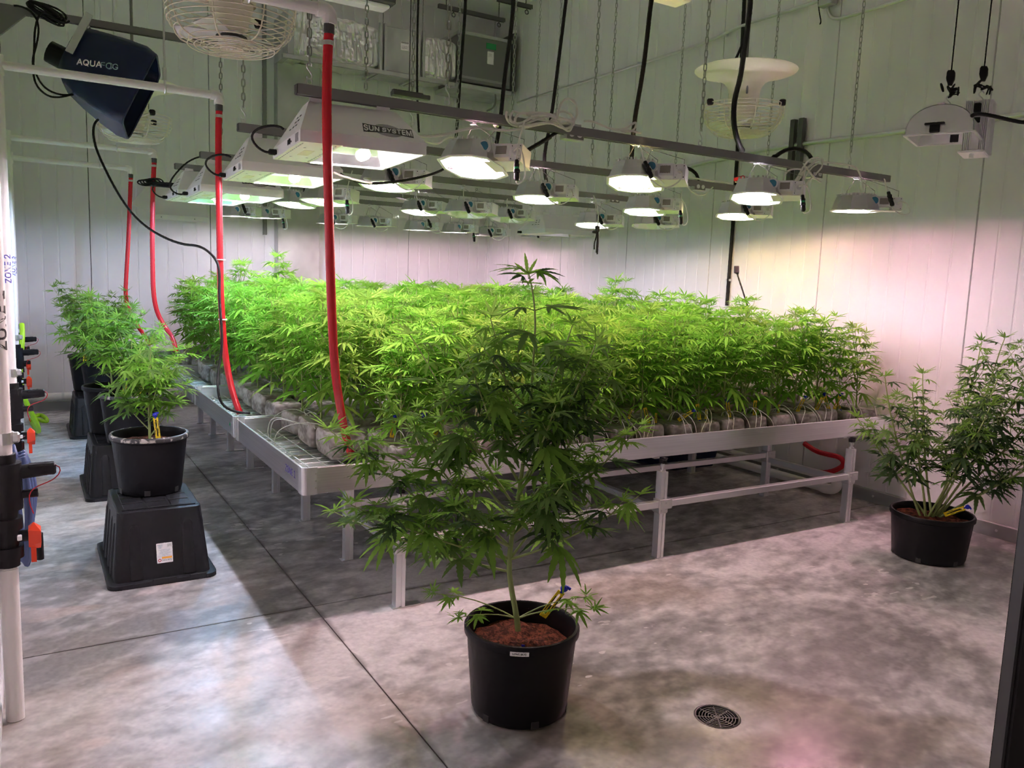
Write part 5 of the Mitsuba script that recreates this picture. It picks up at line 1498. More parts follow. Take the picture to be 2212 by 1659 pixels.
def fogger():
    t = thing('fogger', 'navy blue moulded fogger with AQUAFOG lettering tilted under the left strut', 'fogger')
    c = P(228, 166, y=YS)
    # axis from the round back to the wide mouth, seen almost from the side
    ax = (RIGHT * 0.90 + FWD * 0.34 + UP * -0.42)
    ax /= np.linalg.norm(ax)
    up = UP - ax * (UP @ ax); up /= np.linalg.norm(up)
    sd = np.cross(ax, up)
    rings = []
    for u, hw, hh, dz, r in ((-0.235, 0.10, 0.09, 0.02, 0.07), (-0.225, 0.15, 0.15, 0.02, 0.09), (-0.17, 0.18, 0.195, 0.01, 0.09), (-0.06, 0.20, 0.225, 0.0, 0.085), (0.06, 0.215, 0.250, -0.005, 0.075), (0.17, 0.225, 0.265, -0.01, 0.06), (0.235, 0.22, 0.255, -0.015, 0.06), (0.237, 0.212, 0.247, -0.015, 0.06), (0.17, 0.208, 0.245, -0.01, 0.06), (0.05, 0.19, 0.22, 0, 0.06)):
        q = rrect(hw, hh, min(r, hw * 0.9), 0, 7)
        rings.append(np.array([c + ax * u + sd * a + up * (b + dz) for a, b, _ in q]))
    part(t, 'shell', loft(rings, True, True), 'navy_plastic', smooth=38)
    lip = rings[7]
    part(t, 'mouth_rim', tube(np.vstack([lip, lip[:1]]), 0.008, 6), 'navy_plastic', smooth=True)
    part(t, 'motor', tube([c - ax * 0.34 - up * 0.02, c - ax * 0.22 - up * 0.02], [0.068, 0.072], 20), 'black_plastic', smooth=30)
    part(t, 'inner_fan', tube([c + ax * 0.06, c + ax * 0.11], [0.06, 0.05], 16), 'strut_dark', smooth=30)
    topc = np.array([c[0] - 0.10, c[1], zs - 0.043])
    for sg, mt in ((-1, 'strut_gray'), (1, 'zinc')):
        b = c + sd * sg * 0.205 - ax * 0.185
        p = [topc + sd * sg * 0.015, topc + sd * sg * 0.10 + np.array([0, 0, -0.10]) - ax * 0.03, b + up * 0.25, b - up * 0.02]
        ms = []
        for q0, q1 in zip(p, p[1:]):
            d = (q1 - q0) / np.linalg.norm(q1 - q0)
            w = np.cross(sd, d); w /= np.linalg.norm(w)
            ms.append(hull([q + w * i * 0.022 + sd * j * 0.004 for q in (q0 - d * 0.004, q1 + d * 0.004) for i in (-1, 1) for j in (-1, 1)]))
        part(t, 'yoke_arm', join(*ms), mt)
    near = -sd if (sd @ FWD) > 0 else sd
    ex = ax - near * (ax @ near)
    tv = text('AQUA', 0.042, 0.0015, True)
    tv2 = text('FOG', 0.042, 0.0015, False)
    # the side flares towards the mouth: its slope gives the lettering plane
    sl = (ax + near * 0.14); sl /= np.linalg.norm(sl)
    nn = near - ax * 0.14; nn /= np.linalg.norm(nn)
    o = c + near * 0.203 + ax * 0.015 + up * 0.005
    lx = RIGHT - nn * (RIGHT @ nn); lx = lx + UP * -0.04; lx -= nn * (lx @ nn); lx /= np.linalg.norm(lx)
    ly = np.cross(nn, lx)
    tv, tv2 = text('AQUA', 0.036, 0.004, True), text('FOG', 0.036, 0.004, False)
    lt = part(t, 'lettering', frame_move(tv, o - lx * 0.085 + nn * 0.004, lx, ly, nn), 'print_white', label='white AQUAFOG lettering')
    part(lt, 'pale_letters', frame_move(join(tv2, move(ring(0.019, 0.002, n=24), (0.000, 0, 0.003))), o + lx * 0.030 + nn * 0.004, lx, ly, nn), 'print_pale_blue')
    return t, c


fg, fc_ = fogger()


def cable(name, pts, r, mt, label, cat, n=60, group=None, sides=8):
    """A cable through points of the photograph, each (px, py, its distance y along the room)."""
    p = [P(a, b, y=c) for a, b, c in pts]
    return single(name, tube(spline(p, n), r, sides), mt, label, cat, group, smooth=True)


cable('power_cable', [(212, 258, 5.92), (203, 272, 5.9), (205, 310, 5.9), (220, 350, 5.85), (245, 400, 5.75), (285, 460, 5.6), (340, 505, 5.4), (400, 528, 5.2), (445, 540, 5.0), (468, 565, 4.94), (474, 620, 4.93), (478, 700, 4.9), (478, 760, 4.88), (472, 800, 4.86), (471, 840, 4.8), (480, 872, 4.78), (500, 886, 4.76), (540, 892, 4.74)],
      0.0075, 'black_rubber', 'long black cord dropping from the blue fogger along the second red hose', 'cord', 120)
cable('power_cable', [(150, 45, 5.9), (118, 40, 5.9), (92, 28, 5.9), (80, 45, 5.9), (74, 100, 5.9), (72, 150, 5.9), (80, 185, 5.9), (105, 207, 5.92), (140, 208, 5.95), (166, 203, 5.98)], 0.006, 'black_rubber', 'thin black cord looping from the strut to the back of the fogger', 'cord', 60)
cable('power_cable', [(30, 12, 5.95), (55, 18, 5.95), (78, 40, 5.92), (83, 60, 5.9), (75, 110, 5.88), (71, 140, 5.88), (78, 160, 5.9), (95, 187, 5.93), (125, 203, 5.95), (162, 201, 5.98)], 0.006, 'black_rubber', 'second black cord looping below the strut by the left wall', 'cord', 60)
# coiled surplus cord tied to the strut
loops = []
for k in range(7):
    a, b = P(58 + k, 8, y=YS - 0.04), P(143 - 3 * k, 38, y=YS - 0.04)
    m = (a + b) / 2
    L = (b - a) / 2
    up_ = np.array([0, 0, 1.0])
    an = np.linspace(0, 2 * math.pi, 40)
    loops.append(tube([m + L * math.cos(q) + up_ * (0.035 - 0.003 * k) * math.sin(q) + np.array([0, -0.012 * math.sin(2 * q + k) - 0.006 * k, -0.012 * (math.cos(q) + 1) * (k % 3)]) for q in an], 0.0065, 6, False))
single('cord_coil', join(*loops), 'black_rubber', 'bundle of coiled black cord tied to the strut by the left wall', 'cord coil', smooth=True)

# white riser pipes, branch pipes, red hoses
HOSES = [  # y, elbow px, branch start px, z from elbow; hose points (px, py, y)
    dict(y=3.15, elbow=(704, 22), hose=[(706, 72, 3.15), (706, 200, 3.15), (709, 400, 3.16), (713, 560, 3.18), (717, 680, 3.24), (724, 800, 3.36), (735, 880, 3.52), (748, 945, 3.68), (760, 985, 3.78)], d=0.0185, say='first from the camera, falling in front of the white hoods'),
    dict(y=5.0, elbow=(468, 206), hose=[(471, 232, 5.0), (472, 350, 5.0), (474, 480, 5.0), (476, 600, 5.0), (480, 690, 5.0), (486, 760, 4.99), (496, 820, 4.95), (508, 865, 4.90), (518, 892, 4.86)], d=0.0185, say='second from the camera, tied to a black cord'),
    dict(y=7.3, elbow=(329, 328), hose=[(331, 344, 7.3), (330, 430, 7.3), (329, 520, 7.3), (330, 590, 7.3), (334, 650, 7.3), (343, 682, 7.3), (356, 705, 7.28), (372, 730, 7.2), (380, 760, 7.15)], d=0.0185, say='third from the camera, bending into the left plants'),
    dict(y=8.5, elbow=(279, 364), hose=[(281, 376, 8.5), (280, 450, 8.5), (276, 540, 8.5), (272, 610, 8.5), (272, 640, 8.5), (278, 668, 8.5), (288, 690, 8.45), (303, 712, 8.35), (325, 745, 8.3)], d=0.0185, say='farthest from the camera, nearest the back wall'),
]
VALVES = []
for k, h in enumerate(HOSES):
    e = P(*h['elbow'], y=h['y'])
    start = np.array([X0 + 0.055, h['y'], e[2]])
    t = thing('pipe_branch', 'white PVC branch pipe feeding a red hose, ' + ('first', 'second', 'third', 'fourth')[k] + ' from the camera', 'pipe', 'white branch pipes')
    part(t, 'pipe', rod(start, e + [-0.01, 0, 0], 0.0225, 16), 'pvc_white', smooth=30)
    el = [e + [-0.035, 0, 0], e + [-0.012, 0, 0], e + [0.006, 0, -0.006], e + [0.013, 0, -0.022], e + [0.013, 0, -0.05]]
    part(t, 'elbow', tube(spline(el, 14), 0.0285, 16), 'pvc_white', smooth=30)
    part(t, 'riser', rod((X0 + 0.05, h['y'], 0.52), (X0 + 0.05, h['y'], e[2] + 0.03), 0.0265 if k < 2 else 0.024, 16), 'pvc_white', smooth=30)
    part(t, 'tee', rod((X0 + 0.05, h['y'], e[2] - 0.05), (X0 + 0.05, h['y'], e[2] + 0.05), 0.031, 16), 'pvc_white', smooth=30)
    hx = start[0] + (e[0] - start[0]) * 0.74
    part(t, 'hanger', join(rod((hx, h['y'], e[2] + 0.10), (hx, h['y'], CEILING), 0.0055, 8), cbx(hx, h['y'], e[2] + 0.075, 0.020, 0.024, 0.07, 0.003), move(ring(0.026, 0.0045, n=20), (hx, h['y'], e[2]), ry=math.pi / 2), cbx(hx, h['y'], e[2] + 0.035, 0.012, 0.016, 0.03, 0.002)), 'zinc')
    # lower run down to the floor
    part(t, 'lower_pipe', rod((X0 + 0.05, h['y'], 0.002), (X0 + 0.05, h['y'], 0.55), 0.029, 16), 'pvc_white', smooth=30)
    part(t, 'clamp', join(rod((X0 + 0.05, h['y'], 0.985), (X0 + 0.05, h['y'], 1.025), 0.033, 16), cbx(X0 + 0.085, h['y'], 1.005, 0.03, 0.030, 0.035, 0.006), cbx(X0 + 0.012, h['y'] + 0.01, 1.005, 0.024, 0.09, 0.041)), 'zinc')
    # solenoid valve and ball valve with an orange handle, part of this branch
    zv = 0.86
    vb = part(t, 'solenoid_valve', join(rod((X0 + 0.05, h['y'], zv - 0.10), (X0 + 0.05, h['y'], zv + 0.06), 0.052, 18), rod((X0 + 0.05, h['y'], zv - 0.14), (X0 + 0.05, h['y'], zv + 0.09), 0.036, 18),
                                        rod((X0 + 0.05, h['y'], zv + 0.02), (X0 + 0.175, h['y'], zv + 0.03), 0.024, 14), rod((X0 + 0.05, h['y'], zv - 0.055), (X0 + 0.145, h['y'] - 0.01, zv - 0.05), 0.015, 12), cbx(X0 + 0.160, h['y'], zv + 0.03, 0.085, 0.045, 0.04, 0.006)), 'black_plastic', smooth=30)
    part(vb, 'wire', join(tube(spline([(X0 + 0.20, h['y'], zv + 0.04), (X0 + 0.215, h['y'], zv + 0.02), (X0 + 0.205, h['y'], zv), (X0 + 0.16, h['y'] - 0.02, zv - 0.02), (X0 + 0.13, h['y'] - 0.02, zv - 0.12)], 16), 0.002, 5)), 'red_plastic', smooth=True)
    zz = 0.66
    bv = part(t, 'ball_valve', join(rod((X0 + 0.05, h['y'], zz - 0.10), (X0 + 0.05, h['y'], zz + 0.10), 0.036, 18), rod((X0 + 0.05, h['y'], zz - 0.07), (X0 + 0.05, h['y'], zz - 0.03), 0.048, 20), rod((X0 + 0.05, h['y'], zz + 0.03), (X0 + 0.05, h['y'], zz + 0.07), 0.048, 20), rod((X0 + 0.05, h['y'], zz), (X0 + 0.115, h['y'], zz), 0.020, 14)), 'black_plastic', smooth=30)
    part(bv, 'handle', hull([(X0 + 0.112, h['y'] + a * 0.026, zz + b) for a in (-1, 1) for b in (-0.035, 0.025)] + [(X0 + 0.150, h['y'] + a * 0.034, zz + b) for a in (-1, 1) for b in (-0.02, 0.018)] + [(X0 + 0.128, h['y'], zz + 0.045), (X0 + 0.128, h['y'], zz - 0.05), (X0 + 0.148, h['y'], zz - 0.05)]), 'orange_handle', label='orange valve handle')
    part(bv, 'handle', hull([(X0 + 0.126 + 0.008 * a, h['y'] + 0.012 * b, zz - c_) for a in (-1, 1) for b in (-1, 1) for c_ in (0.03, 0.095)]), 'orange_handle', label='orange valve handle')
    part(bv, 'union_label', cbx(X0 + 0.086, h['y'] - 0.024, zz + 0.002, 0.014, 0.028, 0.016, 0.002), 'print_white')
    tz, tzf = text('ZONE ' + str(k + 1), 0.040 if k == 0 else 0.030, 0.0006, True)
    rr = 0.0268 if k < 2 else 0.0243
    an = -math.pi / 2 + 0.35 + tz[:, 1] / rr * -1.0
    part(t, 'lettering', (np.column_stack([X0 + 0.05 + np.cos(an) * (rr + tz[:, 2]), h['y'] + np.sin(an) * (rr + tz[:, 2]), (1.40 if k == 0 else 1.55) + tz[:, 0]]), tzf), 'print_black' if k == 0 else 'print_blue')
    # the hose
    p = [P(a, b, y=c) for a, b, c in h['hose']]
    p[-1][2] = max(p[-1][2], 0.655)
    th = thing('feed_hose', 'red feed hose, ' + h['say'], 'hose', 'red feed hoses')
    q = spline([e + [0.013, 0, -0.07]] + p[1:], 60)
    part(th, 'hose', tube(q, h['d'], 14), 'hose_red', smooth=True)
    part(th, 'barb', rod(e + [0.013, 0, -0.04], e + [0.013, 0, -0.085], 0.020, 14), 'strut_dark', smooth=30)
    part(th, 'hose_clamp', rod(q[1] + [0, 0, -0.005], q[1] + [0, 0, -0.022], h['d'] + 0.002, 14), 'zinc', smooth=30)
    if k == 1:
        for py in (561, 690):
            c_ = P(477 if py < 600 else 481, py, y=4.99)
            part(th, 'zip_tie', rod(c_ - [0, 0, 0.003], c_ + [0, 0, 0.003], 0.0265, 16), 'print_white', label='white zip tie')

# hoses hung behind the first valve
t = thing('coiled_hose', 'blue grey hose ends hanging below the first black valve at the left wall', 'hose')
for k in range(3):
    y_ = 3.32 + 0.05 * k
    part(t, 'hose', tube(spline([(X0 + 0.10, y_, 0.90), (X0 + 0.115 + 0.008 * k, y_, 0.75), (X0 + 0.11, y_, 0.58), (X0 + 0.10, y_ + 0.01, 0.50 + 0.02 * k), (X0 + 0.09, y_ + 0.02, 0.56), (X0 + 0.09, y_ + 0.02, 0.8)], 24), 0.014, 8), 'steel_blue_hose', smooth=True)
part(t, 'fitting', rod((X0 + 0.145, 3.36, 0.60), (X0 + 0.145, 3.36, 0.50), 0.013, 10), 'black_plastic', smooth=30)
p = [P(a, b, y=c) for a, b, c in ((47, 700, 8.0), (46, 760, 7.9), (44, 820, 7.9), (56, 868, 7.9), (66, 888, 7.9))]
p = [np.array([q[0], q[1], max(q[2], 0.012)]) for q in p] + [np.array([*P(82, 906, z=0.012)[:2], 0.012]), np.array([*P(97, 911, z=0.012)[:2], 0.012]), np.array([*P(94, 899, z=0.012)[:2], 0.012]), P(66, 885, y=9.2) * [1, 1, 0] + [0, 0, 0.03]]
single('garden_hose', tube(spline(p, 50), 0.020, 10), 'lime_hose', 'lime yellow hose hanging at the left wall and looping on the floor', 'hose', smooth=True)

# pipes along the back wall and under the benches
t = thing('wall_pipe', 'white pipe running low along the back wall behind the totes', 'pipe')
part(t, 'pipe', rod((X0 + 0.01, 9.82, 0.165), (2.5, 9.82, 0.165), 0.038, 16), 'pvc_white', smooth=30)
for xx in (0.3, 1.4, 2.3):
    part(t, 'strap', join(rod((xx - 0.012, 9.82, 0.165), (xx + 0.012, 9.82, 0.165), 0.041, 16), cbx(xx, 9.875, 0.165, 0.02, 0.06, 0.03)), 'zinc')
t = thing('drain_pipe', 'white drain pipes lying along the right wall under the benches', 'pipe')
for k, (xx, zz, r_) in enumerate(((5.33, 0.055, 0.035), (5.40, 0.12, 0.024))):
    part(t, 'pipe', rod((xx, 3.98 + 0.03 * k, zz), (xx, 8.6, zz), r_, 16), 'pvc_white', smooth=30)
part(t, 'elbow', tube(spline([(5.33, 4.04, 0.055), (5.33, 3.98, 0.055), (5.335, 3.93, 0.075), (5.335, 3.92, 0.13)], 14), 0.041, 16), 'pvc_white', smooth=30)
single('supply_hose', tube(spline([P(a, b, y=c) for a, b, c in ((1738, 958, 4.3), (1765, 975, 4.15), (1795, 983, 4.0), (1816, 990, 3.92), (1822, 1000, 3.92), (1812, 1012, 3.98), (1797, 1018, 4.05), (1770, 1020, 4.2))], 40), 0.020, 12), 'hose_red', 'red hose bent under the right end of the nearest bench', 'hose', smooth=True)
t = thing('reservoir_tub', 'large dark blue black tub on the floor under the far benches', 'tub')
part(t, 'tub', loft([rrect(0.27, 0.24, 0.06, 0.0, 6, 4.98, 5.35), rrect(0.33, 0.30, 0.07, 0.36, 6, 4.98, 5.35), rrect(0.345, 0.315, 0.075, 0.365, 6, 4.98, 5.35), rrect(0.345, 0.315, 0.075, 0.38, 6, 4.98, 5.35), rrect(0.315, 0.285, 0.065, 0.38, 6, 4.98, 5.35), rrect(0.26, 0.23, 0.05, 0.02, 6, 4.98, 5.35)]), 'navy_plastic', smooth=35)
part(t, 'water', loft([rrect(0.295, 0.265, 0.06, 0.22, 6, 4.98, 5.35), rrect(0.2952, 0.2652, 0.06, 0.23, 6, 4.98, 5.35)]), 'print_black')

# ================================================================= right wall: conduits, sensor, hanging reflector
def wall_conduit(name, pts, r, label):
    t = thing(name, label, 'conduit')
    part(t, 'tube', tube(spline(pts, 80), r, 10), 'zinc', smooth=True)
    return t


xr_ = X1 - 0.03
p = [P(a, b, x=xr_) for a, b in ((1118, 222), (1250, 180), (1380, 139), (1480, 107), (1568, 72), (1580, 66), (1610, 53), (1700, 25), (1762, 4), (1800, -8))]
t = wall_conduit('wall_conduit', p, 0.0135, 'steel conduit climbing the right wall towards a junction box')
for a, b in ((1250, 180), (1380, 139), (1568, 72)):
    q = P(a, b, x=xr_)
    part(t, 'strap', cbx(q[0] + 0.008, q[1], q[2], 0.03, 0.03, 0.05, 0.003), 'zinc')
p = [P(a, b, x=xr_) for a, b in ((1788, 10), (1790, 25), (1797, 37), (1812, 40), (1830, 36), (1880, 21), (1970, -6))]
t = wall_conduit('wall_conduit', p, 0.0135, 'steel conduit bending out of the junction box high on the right wall')
t = thing('junction_box', 'grey metal junction box at the top of the right wall conduits', 'junction box')
q = P(1788, 2, x=xr_ - 0.02)
part(t, 'box', cbx(q[0], q[1], q[2] + 0.01, 0.07, 0.13, 0.10, 0.006), 'galvanised')
part(t, 'loose_wire', tube(spline([P(a, b, x=xr_ - 0.05) for a, b in ((1768, 0), (1769, 20), (1772, 38), (1773, 48), (1771, 53))], 16), 0.005, 6), 'black_rubber', smooth=True)
p = [P(a, b, x=xr_) for a, b in ((1480, 362), (1500, 357), (1620, 330), (1735, 311), (1900, 291), (1975, 280))]
t = wall_conduit('wall_conduit', p, 0.019, 'thick steel conduit running level along the middle of the right wall')
q0 = P(1975, 280, x=xr_)
part(t, 'tube', tube([q0, (xr_, 1.2, q0[2] - 0.02)], 0.019, 10), 'zinc', smooth=True)
q = P(1728, 325, x=X1 - 0.025)
single('wall_strut', join(*[move(strut_y(-0.25, 0.25, 0, 0), (X1 - 0.043, q[1] + o, q[2]), rx=math.pi / 2, rz=0) for o in (-0.04, 0.045)]), 'strut_dark', 'pair of short dark steel struts upright on the right wall at the conduit', 'strut')
t = thing('wall_cable', 'straight black cable run down the right wall behind the benches', 'cable')
part(t, 'cable', tube([P(a, b, x=X1 - 0.02) for a, b in ((1608, -10), (1592, 340), (1582, 500), (1570, 660))], 0.016, 8), 'black_rubber', smooth=True)
part(t, 'saddle', join(*[(lambda q: cbx(q[0], q[1], q[2], 0.03, 0.05, 0.02, 0.003))(P(a, b, x=X1 - 0.015)) for a, b in ((1588, 420), (1574, 605))]), 'zinc')
t = thing('climate_sensor', 'black climate sensor head on a thin stalk above the plants at the right', 'sensor')
a, b = P(1591, 583, x=4.9), P(1614, 660, x=4.9)
part(t, 'head', join(hull([a + RIGHT * i * 0.017 + UP * (j * 0.026 + 0.004) + FWD * k_ * 0.014 for i in (-1, 1) for j in (-1, 1) for k_ in (-1, 1)] + [a - UP * 0.042 + RIGHT * 0.014]), hull([a + RIGHT * i * 0.011 + UP * (0.006 + j * 0.006) - FWD * (0.013 + 0.003 * k_) for i in (-1, 1) for j in (-1, 1) for k_ in (0, 1)])), 'black_plastic')
bb = b + np.array([0.0, 0.0, -0.55])
part(t, 'stalk', join(tube([a - UP * 0.035 + RIGHT * 0.004, b, bb], 0.004, 6), tube([a - UP * 0.035 + RIGHT * 0.010, b + RIGHT * 0.006, bb + RIGHT * 0.004], 0.003, 6)), 'black_rubber', smooth=True)

D_ = 4.55
t = thing('bare_reflector', 'unlit silver double-ended reflector hung from a black rope by the right wall', 'reflector')
c = P(2040, 300, d=D_)
ex = RIGHT * 0.80 - FWD * 0.60; ex[2] = 0; ex /= np.linalg.norm(ex)
ey = np.array([-ex[1], ex[0], 0]); ez = np.array([0, 0, 1.0])
F = lambda m: frame_move(m, c, ex, ey, ez)
arch = lambda k, th: [(0.17 * math.cos(q) * k, 0.155 * math.sin(q) ** 0.8 * k) for q in np.linspace(0, math.pi, 15)]
o_, i_ = arch(1, 0), arch(0.97, 0)
prof = np.array(o_ + i_[::-1])
left_ = np.column_stack([prof[:, 0], np.full(len(prof), -0.19), prof[:, 1]]); right_ = left_.copy(); right_[:, 1] = 0.19
n = len(prof)
part(t, 'reflector_skin', F((np.vstack([left_, right_]), quads([[i, (i + 1) % n, n + (i + 1) % n, n + i] for i in range(n)]))), 'mirror_metal', smooth=30)
for sy in (-1, 1):
    part(t, 'end_cheek', F(hull([(x * 0.99, sy * 0.186, z * 0.98) for x, z in o_ if z > 0.035 or abs(x) > 0.1] + [(x * 0.99, sy * 0.189, z * 0.98) for x, z in o_ if z > 0.035 or abs(x) > 0.1])), 'mirror_metal')
part(t, 'rim', F(join(bx((-0.178, -0.195, -0.004), (-0.165, 0.195, 0.004)), bx((0.165, -0.195, -0.004), (0.178, 0.195, 0.004)), bx((-0.178, -0.195, -0.004), (0.178, -0.184, 0.004)), bx((-0.178, 0.184, -0.004), (0.178, 0.195, 0.004)))), 'white_metal')
part(t, 'socket', F(join(cbx(-0.02, -0.196, 0.03, 0.05, 0.022, 0.05, 0.004), cbx(-0.02, -0.21, 0.05, 0.10, 0.02, 0.012, 0.003))), 'black_plastic')
part(t, 'socket', F(cbx(0.02, 0.196, 0.03, 0.05, 0.022, 0.05, 0.004)), 'black_plastic')
part(t, 'top_strap', F(bx((-0.02, -0.20, 0.153), (0.02, 0.20, 0.162), 0.002)), 'mirror_metal')
part(t, 'hook', F(hook_mesh((0, 0, 0.235), 1.0)), 'zinc', smooth=True)
t = thing('lamp_ballast', 'white finned lamp ballast hung from a black rope beside the bare reflector', 'ballast')
c2 = P(2112, 278, d=D_ + 0.05)
F2 = lambda m: frame_move(m, c2, ex, ey, ez)
part(t, 'housing', F2(cbx(0, 0, 0, 0.12, 0.15, 0.29, 0.006)), 'white_metal')
fins = [cbx(x, -0.081, 0, 0.004, 0.016, 0.285) for x in np.r_[np.linspace(-0.058, -0.022, 5), np.linspace(0.022, 0.058, 5)]]
fins += [cbx(0.066, y, 0, 0.014, 0.004, 0.285) for y in np.linspace(-0.072, 0.072, 9)]
part(t, 'fin', F2(join(*fins)), 'white_metal')
part(t, 'socket', F2(join(cbx(0.0, -0.088, 0.10, 0.034, 0.026, 0.05, 0.004), cbx(0.0, -0.078, 0.035, 0.036, 0.010, 0.03, 0.003))), 'black_plastic')
part(t, 'lamp_bracket', F2(join(cbx(0.0, -0.06, -0.15, 0.13, 0.24, 0.012, 0.003), cbx(0.0, -0.12, -0.168, 0.022, 0.030, 0.024, 0.003))), 'white_metal')
part(t, 'hook', F2(hook_mesh((0, 0, 0.205), 1.0)), 'zinc', smooth=True)
for nm, cc, h0, (sx, sy), top in (('first', c, 0.235, (2037, 240), (2045, 0)), ('second', c2, 0.205, (2120, 200), (2141, 0))):
    tt = thing('rope_ratchet', ('black rope ratchet holding the bare silver reflector' if nm == 'first' else 'black rope ratchet holding the white finned ballast'), 'rope ratchet')
    b0 = cc + np.array([0, 0, h0])
    part(tt, 'rope', rod(b0 + [0, 0, 0.10], (b0[0], b0[1], CEILING), 0.0042, 6), 'black_rubber', smooth=True)
    part(tt, 'body', hull([b0 + RIGHT * i * w + ey * j * 0.012 + [0, 0, z] for z, w in ((0.055, 0.010), (0.09, 0.024), (0.125, 0.022), (0.135, 0.016)) for i in (-1, 1) for j in (-1, 1)]), 'black_plastic', smooth=30)
    rr = random.Random(3 if nm == 'first' else 8)
    lp = []
    for k in range(9):
        a0_ = rr.uniform(0, 6.28)
        o3 = b0 + RIGHT * rr.uniform(-0.045, 0.05) + [0, 0, rr.uniform(0.0, 0.05)]
        an = np.linspace(0, 2 * math.pi, 16)
        lp.append(tube([o3 + (RIGHT * math.cos(a0_) + UP * math.sin(a0_)) * 0.022 * math.cos(q) + (ey * 0.8 + UP * 0.5) * 0.018 * math.sin(q) for q in an], 0.0042, 5, False))
    part(tt, 'knotted_tail', join(*lp), 'black_rubber', smooth=True)
cable('power_cable', [(2100, 250, 2.50), (2125, 247, 2.50), (2160, 254, 2.46), (2190, 261, 2.42), (2230, 264, 2.38)], 0.010, 'black_rubber', 'black power cord running from the white finned ballast out of view', 'cord', 30)

# ================================================================= cables and cords about the rails
cable('power_cable', [(1409, -12, 3.60), (1400, 60, 3.6), (1392, 130, 3.6), (1381, 200, 3.6), (1370, 270, 3.58), (1364, 345, 3.62), (1361, 372, 3.7)], 0.0125, 'black_rubber', 'thick black cable dropping behind the nearest rail at its middle', 'cable', 50)
cable('power_cable', [(1224, -12, 4.70), (1213, 80, 4.7), (1203, 160, 4.7), (1194, 230, 4.7), (1184, 290, 4.68), (1176, 345, 4.65), (1180, 390, 4.66), (1188, 404, 4.7)], 0.012, 'black_rubber', 'thick black cable passing behind the coiled white cord', 'cable', 50)
cable('power_cable', [(1109, -12, 4.75), (1102, 80, 4.75), (1090, 170, 4.75), (1083, 240, 4.75), (1072, 312, 4.75)], 0.014, 'black_rubber', 'thick black cable crossing in front of the air handler', 'cable', 40)
cable('power_cable', [(1006, -12, 5.9), (1000, 90, 5.9), (993, 180, 5.9), (988, 260, 5.9), (984, 312, 5.9)], 0.013, 'black_rubber', 'black cable beside the slotted strut above the second rail', 'cable', 40)
cable('power_cable', [(904, -10, 5.95), (902, 60, 5.95), (901, 160, 5.95), (902, 230, 5.95), (905, 286, 5.95)], 0.009, 'black_rubber', 'thin black cable behind the lettered hood', 'cable', 40)
cable('power_cable', [(1622, -12, 3.80), (1615, 60, 3.75), (1606, 120, 3.68), (1596, 180, 3.58), (1586, 225, 3.53), (1586, 270, 3.52), (1594, 305, 3.54), (1604, 325, 3.58)], 0.0155, 'black_rubber', 'thick black cable curving in front of the right caged fan', 'cable', 60)
cable('power_cable', [(1614, 70, 3.85), (1595, 115, 3.85), (1576, 157, 3.87)], 0.008, 'black_rubber', 'thin black cord slanting to the top of the right caged fan', 'cord', 20)
cable('power_cable', [(1672, 338, 3.46), (1690, 328, 3.6), (1712, 321, 3.58), (1735, 325, 3.56), (1748, 335, 3.5), (1752, 342, 3.46)], 0.0125, 'black_rubber', 'black cable arching up behind the nearest rail near its free end', 'cable', 30)
cable('power_cable', [(1448, 378, 4.57), (1466, 366, 4.6), (1486, 364, 4.6), (1502, 374, 4.58), (1508, 390, 4.57)], 0.0125, 'black_rubber', 'black cable arching over the second rail behind the yellow green lamp', 'cable', 30)
cable('power_cable', [(1148, 322, 4.62), (1165, 312, 4.6), (1185, 300, 4.3), (1208, 283, 3.46)], 0.0085, 'black_rubber', 'straight black cord from the rose lamp end up to the nearest rail', 'cord', 20)
cable('power_cable', [(735, 375, 4.2), (770, 392, 4.2), (810, 396, 4.2), (870, 390, 4.2), (930, 377, 4.22), (957, 366, 4.25)], 0.007, 'black_rubber', 'black cord drooping across the lamp below the lettered hood', 'cord', 40)
cable('white_cable', [(720, 372, 3.9), (745, 382, 3.9), (775, 390, 3.9), (800, 393, 4.1), (832, 393, 4.5)], 0.006, 'cord_white', 'white cord running under the lettered hood from the red hose', 'cord', 30)
cable('white_cable', [(906, 294, 3.42), (935, 294, 3.40), (975, 287, 3.39), (1005, 279, 3.38), (1035, 276, 3.38), (1070, 280, 3.38), (1105, 281, 3.38), (1140, 274, 3.38), (1180, 266, 3.38), (1210, 260, 3.39)], 0.0062, 'cord_white', 'long white cord strung below the nearest rail to the coil', 'cord', 60)
cable('white_cable', [(906, 300, 3.8), (935, 310, 3.9), (960, 302, 4.1), (978, 298, 4.2), (986, 310, 4.25), (988, 330, 4.3)], 0.005, 'cord_white', 'short white cord arching over to the first pink lamp', 'cord', 30)


def coil(name, pxs, y, r, label, seed, tail=None):
    """Turns of cord hung over a rail, through points of the photograph."""
    rr = random.Random(seed)
    t = thing(name, label, 'cord coil')
    for k, pts in enumerate(pxs):
        part(t, 'turn', tube(spline([P(a + rr.uniform(-1, 1), b + rr.uniform(-1, 1), y=y - 0.03 - 0.012 * k + 0.008 * math.sin(i)) for i, (a, b) in enumerate(pts)], 60), r, 6), 'cord_white', smooth=True)
    return t


